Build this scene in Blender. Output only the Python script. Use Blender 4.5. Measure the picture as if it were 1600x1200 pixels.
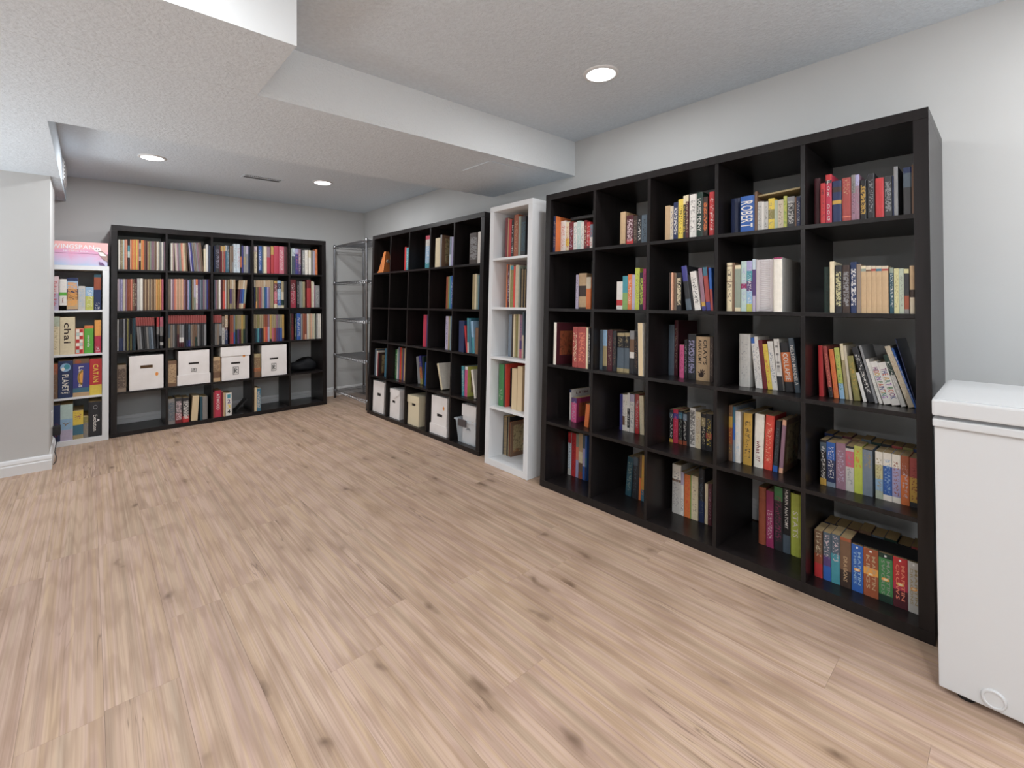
import bpy, bmesh, math, random
from mathutils import Matrix, Vector
rnd=random.Random(5)
SC=bpy.context.scene
COL=SC.collection
for o in list(bpy.data.objects): bpy.data.objects.remove(o)
# ------------------------------------------------------------------ camera, world, exposure
cam_d=bpy.data.cameras.new('camera'); cam=bpy.data.objects.new('camera',cam_d); COL.objects.link(cam); SC.camera=cam
CP=Vector((-2.1026,-0.2038,1.1816)); YAW,PIT,ROL,FPX=0.7406,0.0123,-0.0071,722.59
Fv=Vector((math.sin(YAW)*math.cos(PIT),math.cos(YAW)*math.cos(PIT),math.sin(PIT)))
Rv=Vector((math.cos(YAW),-math.sin(YAW),0)); Uv=Rv.cross(Fv)
R2=Rv*math.cos(ROL)+Uv*math.sin(ROL); U2=Uv*math.cos(ROL)-Rv*math.sin(ROL)
cam.matrix_world=Matrix(((R2.x,U2.x,-Fv.x,CP.x),(R2.y,U2.y,-Fv.y,CP.y),(R2.z,U2.z,-Fv.z,CP.z),(0,0,0,1)))
cam_d.sensor_fit='HORIZONTAL'; cam_d.sensor_width=36; cam_d.lens=FPX/1600*36; cam_d.shift_x=0; cam_d.shift_y=-142.6/1600
cam_d.clip_start=.05
wd=bpy.data.worlds.new('world'); SC.world=wd; wd.use_nodes=True
wd.node_tree.nodes['Background'].inputs[0].default_value=(.8,.9,1,1); wd.node_tree.nodes['Background'].inputs[1].default_value=.3
vs=SC.view_settings; vs.view_transform='Standard'; vs.look='None'; vs.gamma=1; vs.use_curve_mapping=False; vs.exposure=-0.03
try: SC.cycles.use_denoising=True; SC.cycles.max_bounces=8; SC.cycles.diffuse_bounces=5; SC.cycles.caustics_reflective=False; SC.cycles.caustics_refractive=False; SC.cycles.sample_clamp_indirect=6
except Exception: pass
LAMP_W=17.0
# two fill lamps added outside the frame, facing up to brighten the ceiling
for loc,pw,sz in (((-2.1,-2.4,1.35),100,.7),((-3.7,3.5,.45),37,1.2)):
    ld=bpy.data.lights.new('ceiling_fill_lamp','AREA'); ld.shape='DISK'; ld.size=sz; ld.energy=pw; ld.color=(.95,.98,1)
    lo=bpy.data.objects.new('ceiling_fill_lamp',ld); COL.objects.link(lo); lo.location=loc; lo.rotation_euler=(math.pi,0,0)
# ------------------------------------------------------------------ helpers
def lin(h):
    h=h.lstrip('#'); v=[int(h[i:i+2],16)/255 for i in (0,2,4)]
    return tuple(x/12.92 if x<=.04045 else ((x+.055)/1.055)**2.4 for x in v)
PAL={'navy':'#26335c','white':'#e4dfd8','cream':'#e3d3ad','darkred':'#7a2028','paleteal':'#b9d2cc','red':'#c4262b','darkgrey':'#3a393b','tan':'#c4a379','maroon':'#54202a','darkbrown':'#40302a','black':'#1e1d20','beige':'#cfc0a6','yellow':'#e6c72c','darkgreen':'#1f3a30','brown':'#7a5a42','blue':'#2a62b5','lightgrey':'#c3c0ba','olive':'#8c8444','silver':'#8e8e90','dullred':'#a8443f','slate':'#52616e','lilac':'#b9aec6','orange':'#e2742a','teal':'#3f97a5','lime':'#bfca3a','magenta':'#a02a62','taupe':'#8d7a68','purple':'#5a4078','pastel':'#b7cfc9','indigo':'#40408c','mauve':'#9a7284','green':'#3f8a4c','paleyellow':'#cfc88f','palegreen':'#b3bda6','grey':'#85817e','skyblue':'#8fb6d6','pink':'#d8548c','rose':'#cf5f76','crimson':'#c12748','brick':'#a5542f','peach':'#eeb08c','salmon':'#e88262','gold':'#c79a2e','rust':'#9a4a2c','paleblue':'#c3d2dc','bluegrey':'#7b8a9a','amber':'#eda23a','ivory':'#efe8da','palepink':'#dcc3c6','greygreen':'#8f9a8a','charcoal':'#2c2c30','lavender':'#a9a3cc','darkteal':'#27505e','tealblue':'#3c7188','yellowgreen':'#bcbf4e','khaki':'#a8966a','limegreen':'#58b02e','leaf':'#86ab5e','darkblue':'#23345e','vermilion':'#e0402c'}
CN={'darkred': 'dark red', 'paleteal': 'pale teal', 'darkgrey': 'dark grey', 'darkbrown': 'dark brown', 'darkgreen': 'dark green', 'lightgrey': 'light grey', 'dullred': 'dull red', 'paleyellow': 'pale yellow', 'palegreen': 'pale green', 'skyblue': 'sky blue', 'paleblue': 'pale blue', 'bluegrey': 'blue grey', 'palepink': 'pale pink', 'greygreen': 'grey green', 'darkteal': 'dark teal', 'tealblue': 'teal blue', 'yellowgreen': 'yellow green', 'limegreen': 'lime green', 'darkblue': 'dark blue'}
def pc(n,k=.12):
    c=lin(PAL.get(n,n)); g=.3*c[0]+.59*c[1]+.11*c[2]; return tuple(x*(1-k)+g*k for x in c)
MATS={}
def mat(name,col=None,rough=.5,spec=.5,metal=0,emit=None,build=None):
    if name in MATS: return MATS[name]
    m=bpy.data.materials.new(name); m.use_nodes=True; nt=m.node_tree; b=nt.nodes['Principled BSDF']
    if col is not None: b.inputs['Base Color'].default_value=(*(lin(col) if isinstance(col,str) else col),1)
    b.inputs['Roughness'].default_value=rough; b.inputs['Metallic'].default_value=metal; b.inputs['Specular IOR Level'].default_value=spec
    if emit: b.inputs['Emission Color'].default_value=(1,1,1,1); b.inputs['Emission Strength'].default_value=emit
    if build: build(nt,b)
    MATS[name]=m; return m
class NB:
    def __init__(s,nt): s.nt=nt
    def n(s,t,**k):
        x=s.nt.nodes.new(t)
        for a,v in k.items():
            if a.startswith('i_'): x.inputs[a[2:]].default_value=v
            else: setattr(x,a,v)
        return x
    def l(s,a,b): s.nt.links.new(a,b)
    def math(s,op,a,b=None,c=None):
        x=s.n('ShaderNodeMath',operation=op)
        for i,v in enumerate((a,b,c)):
            if v is None: continue
            if hasattr(v,'links'): s.l(v,x.inputs[i])
            else: x.inputs[i].default_value=v
        return x.outputs[0]
    def mix(s,f,a,b,mode='MIX'):
        x=s.n('ShaderNodeMix',data_type='RGBA',blend_type=mode)
        for i,v in ((0,f),(6,a),(7,b)):
            if hasattr(v,'links'): s.l(v,x.inputs[i])
            else: x.inputs[i].default_value=v if i==0 else (*v,1)
        return x.outputs[2]
    def ramp(s,f,stops):
        x=s.n('ShaderNodeValToRGB'); e=x.color_ramp.elements
        while len(e)<len(stops): e.new(.5)
        for k,(p,c) in zip(e,stops): k.position=p; k.color=(*c,1) if len(c)==3 else c
        s.l(f,x.inputs[0]); return x.outputs[0]
    def noise(s,vec,scale,detail=3,rough=.55,dist=0):
        x=s.n('ShaderNodeTexNoise'); x.inputs['Scale'].default_value=scale; x.inputs['Detail'].default_value=detail; x.inputs['Roughness'].default_value=rough; x.inputs['Distortion'].default_value=dist
        if vec is not None: s.l(vec,x.inputs['Vector'])
        return x.outputs['Fac']
    def mapv(s,vec,scale=(1,1,1),loc=None):
        x=s.n('ShaderNodeMapping'); x.inputs['Scale'].default_value=scale; s.l(vec,x.inputs['Vector'])
        if loc is not None: s.l(loc,x.inputs['Location'])
        return x.outputs[0]
    def bump(s,b,h,strength,dist=.01):
        x=s.n('ShaderNodeBump'); x.inputs['Strength'].default_value=strength; x.inputs['Distance'].default_value=dist
        s.l(h,x.inputs['Height']); s.l(x.outputs[0],b.inputs['Normal'])
def b_ceiling(nt,b):
    k=NB(nt); tc=k.n('ShaderNodeNewGeometry').outputs['Position']
    h=k.math('ADD',k.noise(tc,75,3,.6),k.math('MULTIPLY',k.noise(tc,26,2),.6))
    k.bump(b,h,.42,.012)
    k.l(k.ramp(k.noise(tc,60,2),[(.3,(.68,.755,.825)),(.7,(.74,.82,.895))]),b.inputs['Base Color'])
def b_wall(nt,b):
    k=NB(nt); tc=k.n('ShaderNodeNewGeometry').outputs['Position']
    k.bump(b,k.noise(tc,190,2),.06,.004)
    k.l(k.ramp(k.noise(tc,3,2),[(.3,(.57,.576,.572)),(.7,(.59,.596,.592))]),b.inputs['Base Color'])
def b_plank(nt,b):
    wl=lambda h: tuple(x*.9 for x in lin(h))
    k=NB(nt); tc=k.n('ShaderNodeTexCoord').outputs['Object']; oi=k.n('ShaderNodeObjectInfo').outputs['Random']
    comb=k.n('ShaderNodeCombineXYZ'); k.l(k.math('MULTIPLY',oi,53.0),comb.inputs[0]); k.l(k.math('MULTIPLY',oi,131.0),comb.inputs[1]); k.l(k.math('MULTIPLY',oi,17.0),comb.inputs[2])
    add=k.n('ShaderNodeVectorMath',operation='ADD'); k.l(tc,add.inputs[0]); k.l(comb.outputs[0],add.inputs[1]); v=add.outputs[0]
    base=k.ramp(oi,[(0,wl('#c1a692')),(.3,wl('#ccb29d')),(.55,wl('#c6aa97')),(.8,wl('#cab49c')),(1,wl('#bda590'))])
    strip=k.noise(k.mapv(v,(22,.3,1)),1,1,.5,.3)
    c=k.mix(.85,base,k.ramp(strip,[(.28,wl('#b39c86')),(.4,wl('#c9ad94')),(.48,wl('#cdb0a0')),(.56,wl('#c8ab8c')),(.64,wl('#c4a698')),(.75,wl('#b9a08b'))]))
    broad=k.noise(k.mapv(v,(40,.55,1)),1,2,.5,.5)
    c=k.mix(k.math('MULTIPLY',k.ramp(broad,[(.46,(0,0,0)),(.68,(1,1,1))]),.55),c,wl('#a58872'))
    # cathedral figure
    wv=k.n('ShaderNodeTexWave',wave_type='RINGS',rings_direction='X'); wv.inputs['Scale'].default_value=1.0; wv.inputs['Distortion'].default_value=7; wv.inputs['Detail'].default_value=3; wv.inputs['Detail Scale'].default_value=.9
    k.l(k.mapv(v,(30,1.1,6)),wv.inputs['Vector'])
    c=k.mix(k.math('MULTIPLY',k.ramp(wv.outputs['Fac'],[(.55,(0,0,0)),(.95,(1,1,1))]),.28),c,wl('#9a7c66'))
    fine=k.noise(k.mapv(v,(170,1.5,1)),1,3,.6)
    c=k.mix(k.math('MULTIPLY',k.ramp(fine,[(.45,(0,0,0)),(.7,(1,1,1))]),.38),c,wl('#9b7d67'))
    pale=k.noise(k.mapv(v,(60,.7,1)),1,2)
    c=k.mix(k.math('MULTIPLY',k.ramp(pale,[(.55,(0,0,0)),(.8,(1,1,1))]),.35),c,wl('#dcc5ae'))
    # knots
    vo=k.n('ShaderNodeTexVoronoi'); vo.inputs['Scale'].default_value=1
    dv=k.n('ShaderNodeVectorMath',operation='ADD'); dn=k.n('ShaderNodeTexNoise'); dn.inputs['Scale'].default_value=9; k.l(v,dn.inputs['Vector'])
    sc_=k.n('ShaderNodeVectorMath',operation='SCALE'); k.l(dn.outputs['Color'],sc_.inputs[0]); sc_.inputs['Scale'].default_value=.5
    mp=k.mapv(v,(8,2.9,1)); k.l(mp,dv.inputs[0]); k.l(sc_.outputs[0],dv.inputs[1]); k.l(dv.outputs[0],vo.inputs['Vector'])
    sel=k.math('GREATER_THAN',k.n('ShaderNodeSeparateColor').outputs[0] if False else vo.outputs['Color'],.5)
    sepn=k.n('ShaderNodeSeparateColor'); k.l(vo.outputs['Color'],sepn.inputs[0]); sel=k.math('GREATER_THAN',sepn.outputs[0],.3)
    kn=k.math('MULTIPLY',k.ramp(vo.outputs['Distance'],[(.02,(1,1,1)),(.16,(0,0,0))]),sel)
    c=k.mix(k.math('MULTIPLY',kn,.9),c,wl('#5f493b'))
    halo=k.math('MULTIPLY',k.ramp(vo.outputs['Distance'],[(.1,(1,1,1)),(.5,(0,0,0))]),sel)
    c=k.mix(k.math('MULTIPLY',halo,.34),c,wl('#8f745f'))
    # thin dark pores and streaks
    st=k.noise(k.mapv(v,(230,1.0,1)),1,1,.5,.2)
    c=k.mix(k.math('MULTIPLY',k.ramp(st,[(.6,(0,0,0)),(.72,(1,1,1))]),.3),c,wl('#7d6350'))
    gz=k.noise(k.mapv(v,(14,.5,1)),1,2,.5,.8)
    c=k.mix(k.math('MULTIPLY',k.ramp(gz,[(.58,(0,0,0)),(.72,(1,1,1))]),.3),c,wl('#8c7565'))
    # dark splits
    cr=k.noise(k.mapv(v,(22,.8,1)),1,2,.5,1.6); crs=k.math('ABSOLUTE',k.math('SUBTRACT',cr,.5))
    big=k.noise(k.mapv(v,(5,1.1,1)),1,1)
    crm=k.math('MULTIPLY',k.ramp(crs,[(0,(1,1,1)),(.018,(0,0,0))]),k.ramp(big,[(.6,(0,0,0)),(.68,(1,1,1))]))
    c=k.mix(k.math('MULTIPLY',crm,.55),c,wl('#5f493b'))
    k.l(c,b.inputs['Base Color'])
    k.bump(b,fine,.08,.002)
def b_dark(nt,b):
    k=NB(nt); tc=k.n('ShaderNodeTexCoord').outputs['Object']
    f=k.noise(k.mapv(tc,(40,40,2.2)),1,3)
    k.l(k.ramp(f,[(.3,lin('#191616')),(.7,lin('#242020'))]),b.inputs['Base Color']); k.bump(b,f,.06,.002)
def b_book(nt,b):
    k=NB(nt); ca=k.n('ShaderNodeAttribute',attribute_name='Col').outputs['Color']; ia=k.n('ShaderNodeAttribute',attribute_name='Ink'); uv=k.n('ShaderNodeUVMap',uv_map='UVMap').outputs[0]
    r=k.n('ShaderNodeObjectInfo').outputs['Random']; sx=k.n('ShaderNodeSeparateXYZ'); k.l(uv,sx.inputs[0])
    cb=k.n('ShaderNodeCombineXYZ'); k.l(k.math('ADD',k.math('MULTIPLY',sx.outputs[0],4.2),k.math('MULTIPLY',r,91.0)),cb.inputs[0]); k.l(k.math('MULTIPLY',sx.outputs[1],150.0),cb.inputs[1]); k.l(k.math('MULTIPLY',r,37.0),cb.inputs[2])
    nz=k.noise(cb.outputs[0],1,2,.6)
    thr=k.math('SUBTRACT',.66,k.math('MULTIPLY',ia.outputs['Alpha'],.2))
    on=k.math('MULTIPLY',k.math('GREATER_THAN',nz,thr),k.math('GREATER_THAN',ia.outputs['Alpha'],.01))
    edge=k.math('LESS_THAN',k.math('ABSOLUTE',k.math('SUBTRACT',sx.outputs[0],.5)),k.math('ADD',.2,k.math('MULTIPLY',ia.outputs['Alpha'],.2)))
    m=k.math('MULTIPLY',k.math('MULTIPLY',on,edge),.8)
    c=k.mix(m,ca,ia.outputs['Color'])
    tc=k.n('ShaderNodeTexCoord').outputs['Object']
    w=k.noise(tc,60,3)
    c=k.mix(.25,c,k.ramp(w,[(.3,(.55,.55,.55)),(.7,(1,1,1))]),'MULTIPLY')
    k.l(c,b.inputs['Base Color'])
def b_col(nt,b):
    k=NB(nt); k.l(k.n('ShaderNodeAttribute',attribute_name='Col').outputs['Color'],b.inputs['Base Color'])
def b_art(nt,b):
    k=NB(nt); ca=k.n('ShaderNodeAttribute',attribute_name='Col').outputs['Color']; tc=k.n('ShaderNodeTexCoord').outputs['Object']
    f=k.noise(tc,34,4,.6,1.2); g=k.noise(tc,18,2)
    c=k.mix(k.math('MULTIPLY',k.ramp(f,[(.48,(0,0,0)),(.64,(1,1,1))]),.75),ca,(.05,.03,.02)); c=k.mix(k.ramp(g,[(.55,(0,0,0)),(.7,(1,1,1))]),c,(.3,.12,.05))
    k.l(c,b.inputs['Base Color'])
def b_pages(nt,b):
    k=NB(nt); tc=k.n('ShaderNodeTexCoord').outputs['Object']; f=k.noise(k.mapv(tc,(900,2,2)),1,2)
    ca=k.n('ShaderNodeAttribute',attribute_name='Col').outputs['Color']
    k.l(k.mix(k.math('MULTIPLY',f,.5),ca,(.25,.17,.09)),b.inputs['Base Color'])
def b_card(nt,b):
    k=NB(nt); tc=k.n('ShaderNodeTexCoord').outputs['Object']
    k.l(k.ramp(k.noise(tc,9,3),[(.3,lin('#e3dedb')),(.7,lin('#ece8e6'))]),b.inputs['Base Color'])
M_CEIL=mat('ceiling_stipple',rough=.9,spec=.1,build=b_ceiling); M_WALL=mat('grey_paint',rough=.75,spec=.2,build=b_wall)
M_PLANK=mat('oak_plank',rough=.45,spec=.35,build=b_plank); M_DARK=mat('black_brown_wood',rough=.3,spec=.27,build=b_dark)
M_WHITE=mat('white_laminate','#e0e2e4',.4); M_TRIM=mat('white_trim','#e2e3e4',.45); M_BOOK=mat('book_cover',rough=.42,spec=.4,build=b_book)
M_COL=mat('print',rough=.5,spec=.3,build=b_col); M_ART=mat('cover_art',rough=.5,spec=.3,build=b_art); M_PAGE=mat('paper_pages',rough=.85,spec=.1,build=b_pages)
M_CARD=mat('white_card',rough=.75,spec=.2,build=b_card); M_CREAM=mat('cream_card','#d9cdb0',.75,.2); M_FREEZ=mat('white_enamel','#cbcccd',.3,.5)
M_CHROME=mat('chrome_wire','#97989b',.33,.5,1.0); M_BLACK=mat('black_plastic','#17171a',.45); M_FAB=mat('black_fabric','#15161a',.7,.3)
M_LED=mat('led_lens','#ffffff',.5,emit=14.0); M_VENTD=mat('vent_dark','#2a2a2b',.8); M_WOOD=mat('cherry_wood','#b06a3a',.4); M_BRASS=mat('steel_dial','#cfcac2',.3,.5,.8)
M_CLEAR=mat('clear_plastic','#dce6ee',.2); M_CLEAR.node_tree.nodes['Principled BSDF'].inputs['Alpha'].default_value=.4
M_GREYP=mat('grey_plastic','#4b4648',.5); M_BOXDK=mat('box_inside','#5b4632',.9,.1)
def link(name,me,m=None,parent=None,kind=None):
    o=bpy.data.objects.new(name,me); COL.objects.link(o)
    if m and me and not me.materials: me.materials.append(m)
    if parent: o.parent=parent
    if kind: o['kind']=kind
    return o
def tag(o,label,cat,group=None):
    o['label']=label; o['category']=cat
    if group: o['group']=group
    return o
def empty(name,loc): 
    o=bpy.data.objects.new(name,None); o.empty_display_size=.05; o.location=loc; COL.objects.link(o); return o
class MB:
    def __init__(s): s.v=[]; s.f=[]; s.c=[]
    def quad(s,a,b,c,d,col=None): i=len(s.v); s.v+=[a,b,c,d]; s.f.append((i,i+1,i+2,i+3)); s.c.append(col); return s
    def poly(s,pts,col=None): i=len(s.v); s.v+=list(pts); s.f.append(tuple(range(i,i+len(pts)))); s.c.append(col); return s
    def box(s,x0,x1,y0,y1,z0,z1,col=None):
        i=len(s.v); s.v+=[(x0,y0,z0),(x1,y0,z0),(x1,y1,z0),(x0,y1,z0),(x0,y0,z1),(x1,y0,z1),(x1,y1,z1),(x0,y1,z1)]
        for q in ((0,3,2,1),(4,5,6,7),(0,1,5,4),(1,2,6,5),(2,3,7,6),(3,0,4,7)): s.f.append(tuple(i+k for k in q)); s.c.append(col)
        return s
    def hexa(s,b4,t4,col=None):
        i=len(s.v); s.v+=list(b4)+list(t4)
        for q in ((0,3,2,1),(4,5,6,7),(0,1,5,4),(1,2,6,5),(2,3,7,6),(3,0,4,7)): s.f.append(tuple(i+k for k in q)); s.c.append(col)
        return s
    def tube(s,pts,r,n=6,closed=False,col=None):
        pts=[Vector(p) for p in pts]; L=len(pts); base=len(s.v)
        for k,p in enumerate(pts):
            if closed: t=(pts[(k+1)%L]-pts[k-1])
            else: t=pts[min(k+1,L-1)]-pts[max(k-1,0)]
            t.normalize(); up=Vector((0,0,1)) if abs(t.z)<.9 else Vector((1,0,0)); a=t.cross(up).normalized(); b=t.cross(a)
            for j in range(n): an=2*math.pi*j/n; s.v.append(tuple(p+a*(r*math.cos(an))+b*(r*math.sin(an))))
        for k in range(L if closed else L-1):
            for j in range(n):
                A=base+k*n+j; B=base+k*n+(j+1)%n; C=base+((k+1)%L)*n+(j+1)%n; D=base+((k+1)%L)*n+j
                s.f.append((A,D,C,B)); s.c.append(col)
        if not closed:
            s.f.append(tuple(base+j for j in range(n))); s.f.append(tuple(base+(L-1)*n+j for j in reversed(range(n)))); s.c+=[col,col]
        return s
    def lathe(s,prof,n=32,cx=0,cy=0,cz=0,axis='z',col=None):
        base=len(s.v); m=len(prof)
        for j in range(n):
            a=2*math.pi*j/n
            for r,z in prof:
                p=(r*math.cos(a),r*math.sin(a),z) if axis=='z' else (z,r*math.cos(a),r*math.sin(a))
                s.v.append((cx+p[0],cy+p[1],cz+p[2]))
        for j in range(n):
            for k in range(m-1):
                A=base+j*m+k; B=base+((j+1)%n)*m+k; s.f.append((A,B,B+1,A+1)); s.c.append(col)
        return s
    def mesh(s,name='m',smooth=False,bevel=0):
        me=bpy.data.meshes.new(name); me.from_pydata([tuple(p) for p in s.v],[],s.f)
        if any(c is not None for c in s.c):
            at=me.attributes.new('Col','FLOAT_COLOR','CORNER'); buf=[]
            for f,c in zip(s.f,s.c): buf+=[*(c or (.5,.5,.5)),1]*len(f)
            at.data.foreach_set('color',buf)
        if bevel:
            bm=bmesh.new(); bm.from_mesh(me); bmesh.ops.bevel(bm,geom=list(bm.edges),offset=bevel,segments=2,affect='EDGES',profile=.7); bm.to_mesh(me); bm.free()
        if smooth:
            me.polygons.foreach_set('use_smooth',[True]*len(me.polygons)); 
        me.update(); return me
    def xf(s,M): s.v=[tuple(M@Vector(p)) for p in s.v]; return s
def fixn(me):
    bm=bmesh.new(); bm.from_mesh(me); bmesh.ops.recalc_face_normals(bm,faces=bm.faces); bm.to_mesh(me); bm.free(); return me
# glyphs
GL={}
def glyph(ch):
    if ch in GL: return GL[ch]
    cu=bpy.data.curves.new('g','FONT'); cu.body=ch; cu.resolution_u=2; cu.offset=.012
    o=bpy.data.objects.new('g',cu); COL.objects.link(o); dg=bpy.context.evaluated_depsgraph_get(); dg.update()
    me=bpy.data.meshes.new_from_object(o.evaluated_get(dg)); V=[tuple(v.co) for v in me.vertices]; F=[tuple(p.vertices) for p in me.polygons]
    bpy.data.objects.remove(o); bpy.data.curves.remove(cu); bpy.data.meshes.remove(me)
    xs=[v[0] for v in V] or [0,.3]; GL[ch]=(V,F,min(xs),max(xs)); return GL[ch]
MULTI=['#7a3a6a','#3a3f7c','#b8402f','#c59a2c','#2f7f6a','#8a4fa0','#3a7a3f','#c05a2c']
def text_into(mb,s,P,ex,ey,w,h,col,fit='both',multi=False):
    """lay string with its lower-left at P, advancing along ex over length w, cap height h along ey"""
    x=0; items=[]; k=0
    for ch in s:
        if ch==' ': x+=.35; continue
        V,F,a,b=glyph(ch); items.append((x-a,V,F,k)); x+=(b-a)+.09; k+=1
    sx=w/max(x-.09,.1); sy=h/.7
    P,ex,ey=Vector(P),Vector(ex),Vector(ey)
    for off,V,F,k in items:
        i=len(mb.v); c=lin(MULTI[k%8]) if multi else col
        mb.v+=[tuple(P+ex*((v[0]+off)*sx)+ey*(v[1]*sy)) for v in V]
        for f in F: mb.f.append(tuple(i+q for q in f)); mb.c.append(c)
# ------------------------------------------------------------------ room shell
XW,YF,ZU,ZF,ZB=.5245,5.5014,2.327,2.30,2.076
X0,Y0=-5.0,-3.4
XP,YP=-2.31,4.43          # partition end and face
link('floor',MB().box(X0,XW,Y0,YF,-.06,-.009).mesh(),mat('underlay','#4a3b30',.9),kind='structure')
floor=bpy.data.objects['floor']
PW,PL=.178,1.22
pm={}
def plank(L):
    key=round(L,2)
    if key not in pm: pm[key]=MB().box(.0002,PW-.0002,.0002,L-.0002,-.009,0).mesh('plank',bevel=.0004); pm[key].materials.append(M_PLANK)
    return pm[key]
xk=-1.355-PW*21; row=0
prng=random.Random(11)
while xk<XW-.02:
    y=Y0-{8:.95}.get(row,prng.uniform(0.02,1.15)); 
    while y<YF:
        a=max(y,Y0); b=min(y+PL,YF)
        if b-a>.05 and xk+PW<XW+.01 and xk>X0-.01:
            o=link('plank',plank(b-a),parent=floor); o.location=(xk,a,0)
        y+=PL
    xk+=PW; row+=1
if XW-xk+PW>.01 : pass
def wallbox(name,b,m=M_WALL): return link(name,MB().box(*b).mesh(),m,kind='structure')
wallbox('wall_right',(XW,XW+.12,Y0,YF+.12,-.06,2.6))
wallbox('wall_far',(X0-.12,XW,YF,YF+.12,-.06,2.6))
wallbox('wall_left',(X0-.12,X0,Y0,YF,-.06,2.6))
wallbox('wall_near',(X0-.12,XW+.12,Y0-.12,Y0,-.06,2.6))
wallbox('wall_partition',(X0,XP,YP,4.985,-.009,ZB))
link('ceiling',MB().box(X0,XW,Y0,2.2,ZU,ZU+.2).mesh(),M_CEIL,kind='structure')
link('ceiling',MB().box(X0,XW,2.4,YF,ZF,ZF+.2).mesh(),M_CEIL,kind='structure')
# dropped beam between the two ceilings, running to the right wall
yl,yr=2.04,1.975
q=lambda z:[(X0,yl+.05,z),(XW,yr,z),(XW,2.91,z),(X0,3.13,z)]
M_CEIL_LIT=mat('ceiling_stipple_lit',rough=.85,spec=.15,build=lambda nt,b:(b_ceiling(nt,b),[nt.links.remove(l) for l in list(b.inputs['Base Color'].links)],setattr(b.inputs['Base Color'],'default_value',(.74,.765,.78,1))))  # ceiling stipple copy, tint shifted to offset direct light on upright faces
bmz=MB().hexa(q(ZB),q(ZU+.1)).mesh(); bmz.materials.append(M_CEIL); bmz.materials.append(M_CEIL_LIT)
for p in bmz.polygons:
    if abs(p.normal.z)<.5: p.material_index=1
link('ceiling_beam',bmz,kind='structure')
# soffit block in front of the beam, smooth painted faces, stippled underside
so=MB().box(X0,-1.565,1.5,2.06,ZB+.0005,ZU+.05).mesh(); so.materials.append(M_CEIL); so.materials.append(mat('soffit_paint_lit',(.74,.765,.78),.7,.2))  # smooth faces share the beam's tint shift that offsets direct light
for p in so.polygons:
    if p.normal.z>-.5: p.material_index=1
link('ceiling_soffit',so,kind='structure')
# duct bulkhead over the partition
link('ceiling_bulkhead',MB().box(X0,-2.258,2.9,YF,ZB-.0005,ZF+.05).mesh(),M_CEIL,kind='structure')
def baseboard(name,p0,p1,nrm):
    d=Vector((p1[0]-p0[0],p1[1]-p0[1],0)); L=d.length; d.normalize(); n=Vector((*nrm,0))
    prof=[(0,0),(.016,0),(.016,.062),(.011,.070),(.013,.078),(.009,.096),(.004,.104),(0,.104)]
    mb=MB(); P=[Vector((*p0,0)),Vector((*p1,0))]
    for k in range(len(prof)):
        a=prof[k]; b=prof[(k+1)%len(prof)]
        mb.quad(*[tuple(P[e]+n*o_+Vector((0,0,z))) for e,(o_,z) in ((0,a),(1,a),(1,b),(0,b))])
    mb.poly([tuple(P[0]+n*o_+Vector((0,0,z))) for o_,z in prof]); mb.poly([tuple(P[1]+n*o_+Vector((0,0,z))) for o_,z in reversed(prof)])
    return link(name,fixn(mb.mesh()),M_TRIM,kind='structure')
baseboard('baseboard_right',(XW,Y0),(XW,YF),(-1,0)); baseboard('baseboard_far',(XP,YF),(XW-.016,YF),(0,-1))
baseboard('baseboard_partition',(X0,YP),(XP+.016,YP),(0,-1)); baseboard('baseboard_end',(XP,YP),(XP,4.985),(1,0))
# ------------------------------------------------------------------ downlights
def downlight(x,y,z,label,power=1.0):
    t=tag(empty('downlight',(x,y,z)),label,'ceiling light','recessed ceiling lights')
    link('trim_ring',MB().lathe([(.07,-.0005),(.072,-.009),(.088,-.006),(.09,0)],40).mesh(smooth=True),M_TRIM,t)
    link('lens',MB().lathe([(.0001,-.0095),(.05,-.009),(.072,-.007)],40).mesh(smooth=True),M_LED,t)
    ld=bpy.data.lights.new('downlight_lamp','AREA'); ld.shape='DISK'; ld.size=.13; ld.energy=LAMP_W*power; ld.color=(.985,.99,1)
    lo=bpy.data.objects.new('downlight_lamp',ld); COL.objects.link(lo); lo.parent=t; lo.location=(0,0,-.012)
downlight(-.177,1.217,ZU,'round recessed ceiling light above the near black bookcase',.36)
downlight(-1.744,4.328,ZF,'round recessed ceiling light before the short white bookcase',1.0)
downlight(-.466,4.248,ZF,'round recessed ceiling light closest to the wire rack',1.0)
for x,y,p,w_ in ((-2.25,1.17,.75,'just before the dropped soffit face'),(-.12,-.85,.8,'added as unseen fill behind the white freezer'),(-2.2,-1.4,1.0,'added as unseen fill in the open floor behind the viewpoint'),(-4.1,1.17,1.0,'added as unseen fill far along the soffit'),(-4.0,-1.3,1.5,'added as unseen fill far from the freezer'),(-1.5,-.5,.75,'added as unseen fill beside the viewpoint')):  # lamp at the soffit face inferred; the rest added unseen as fill
    downlight(x,y,ZU,'round recessed ceiling light '+w_,p)
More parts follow.
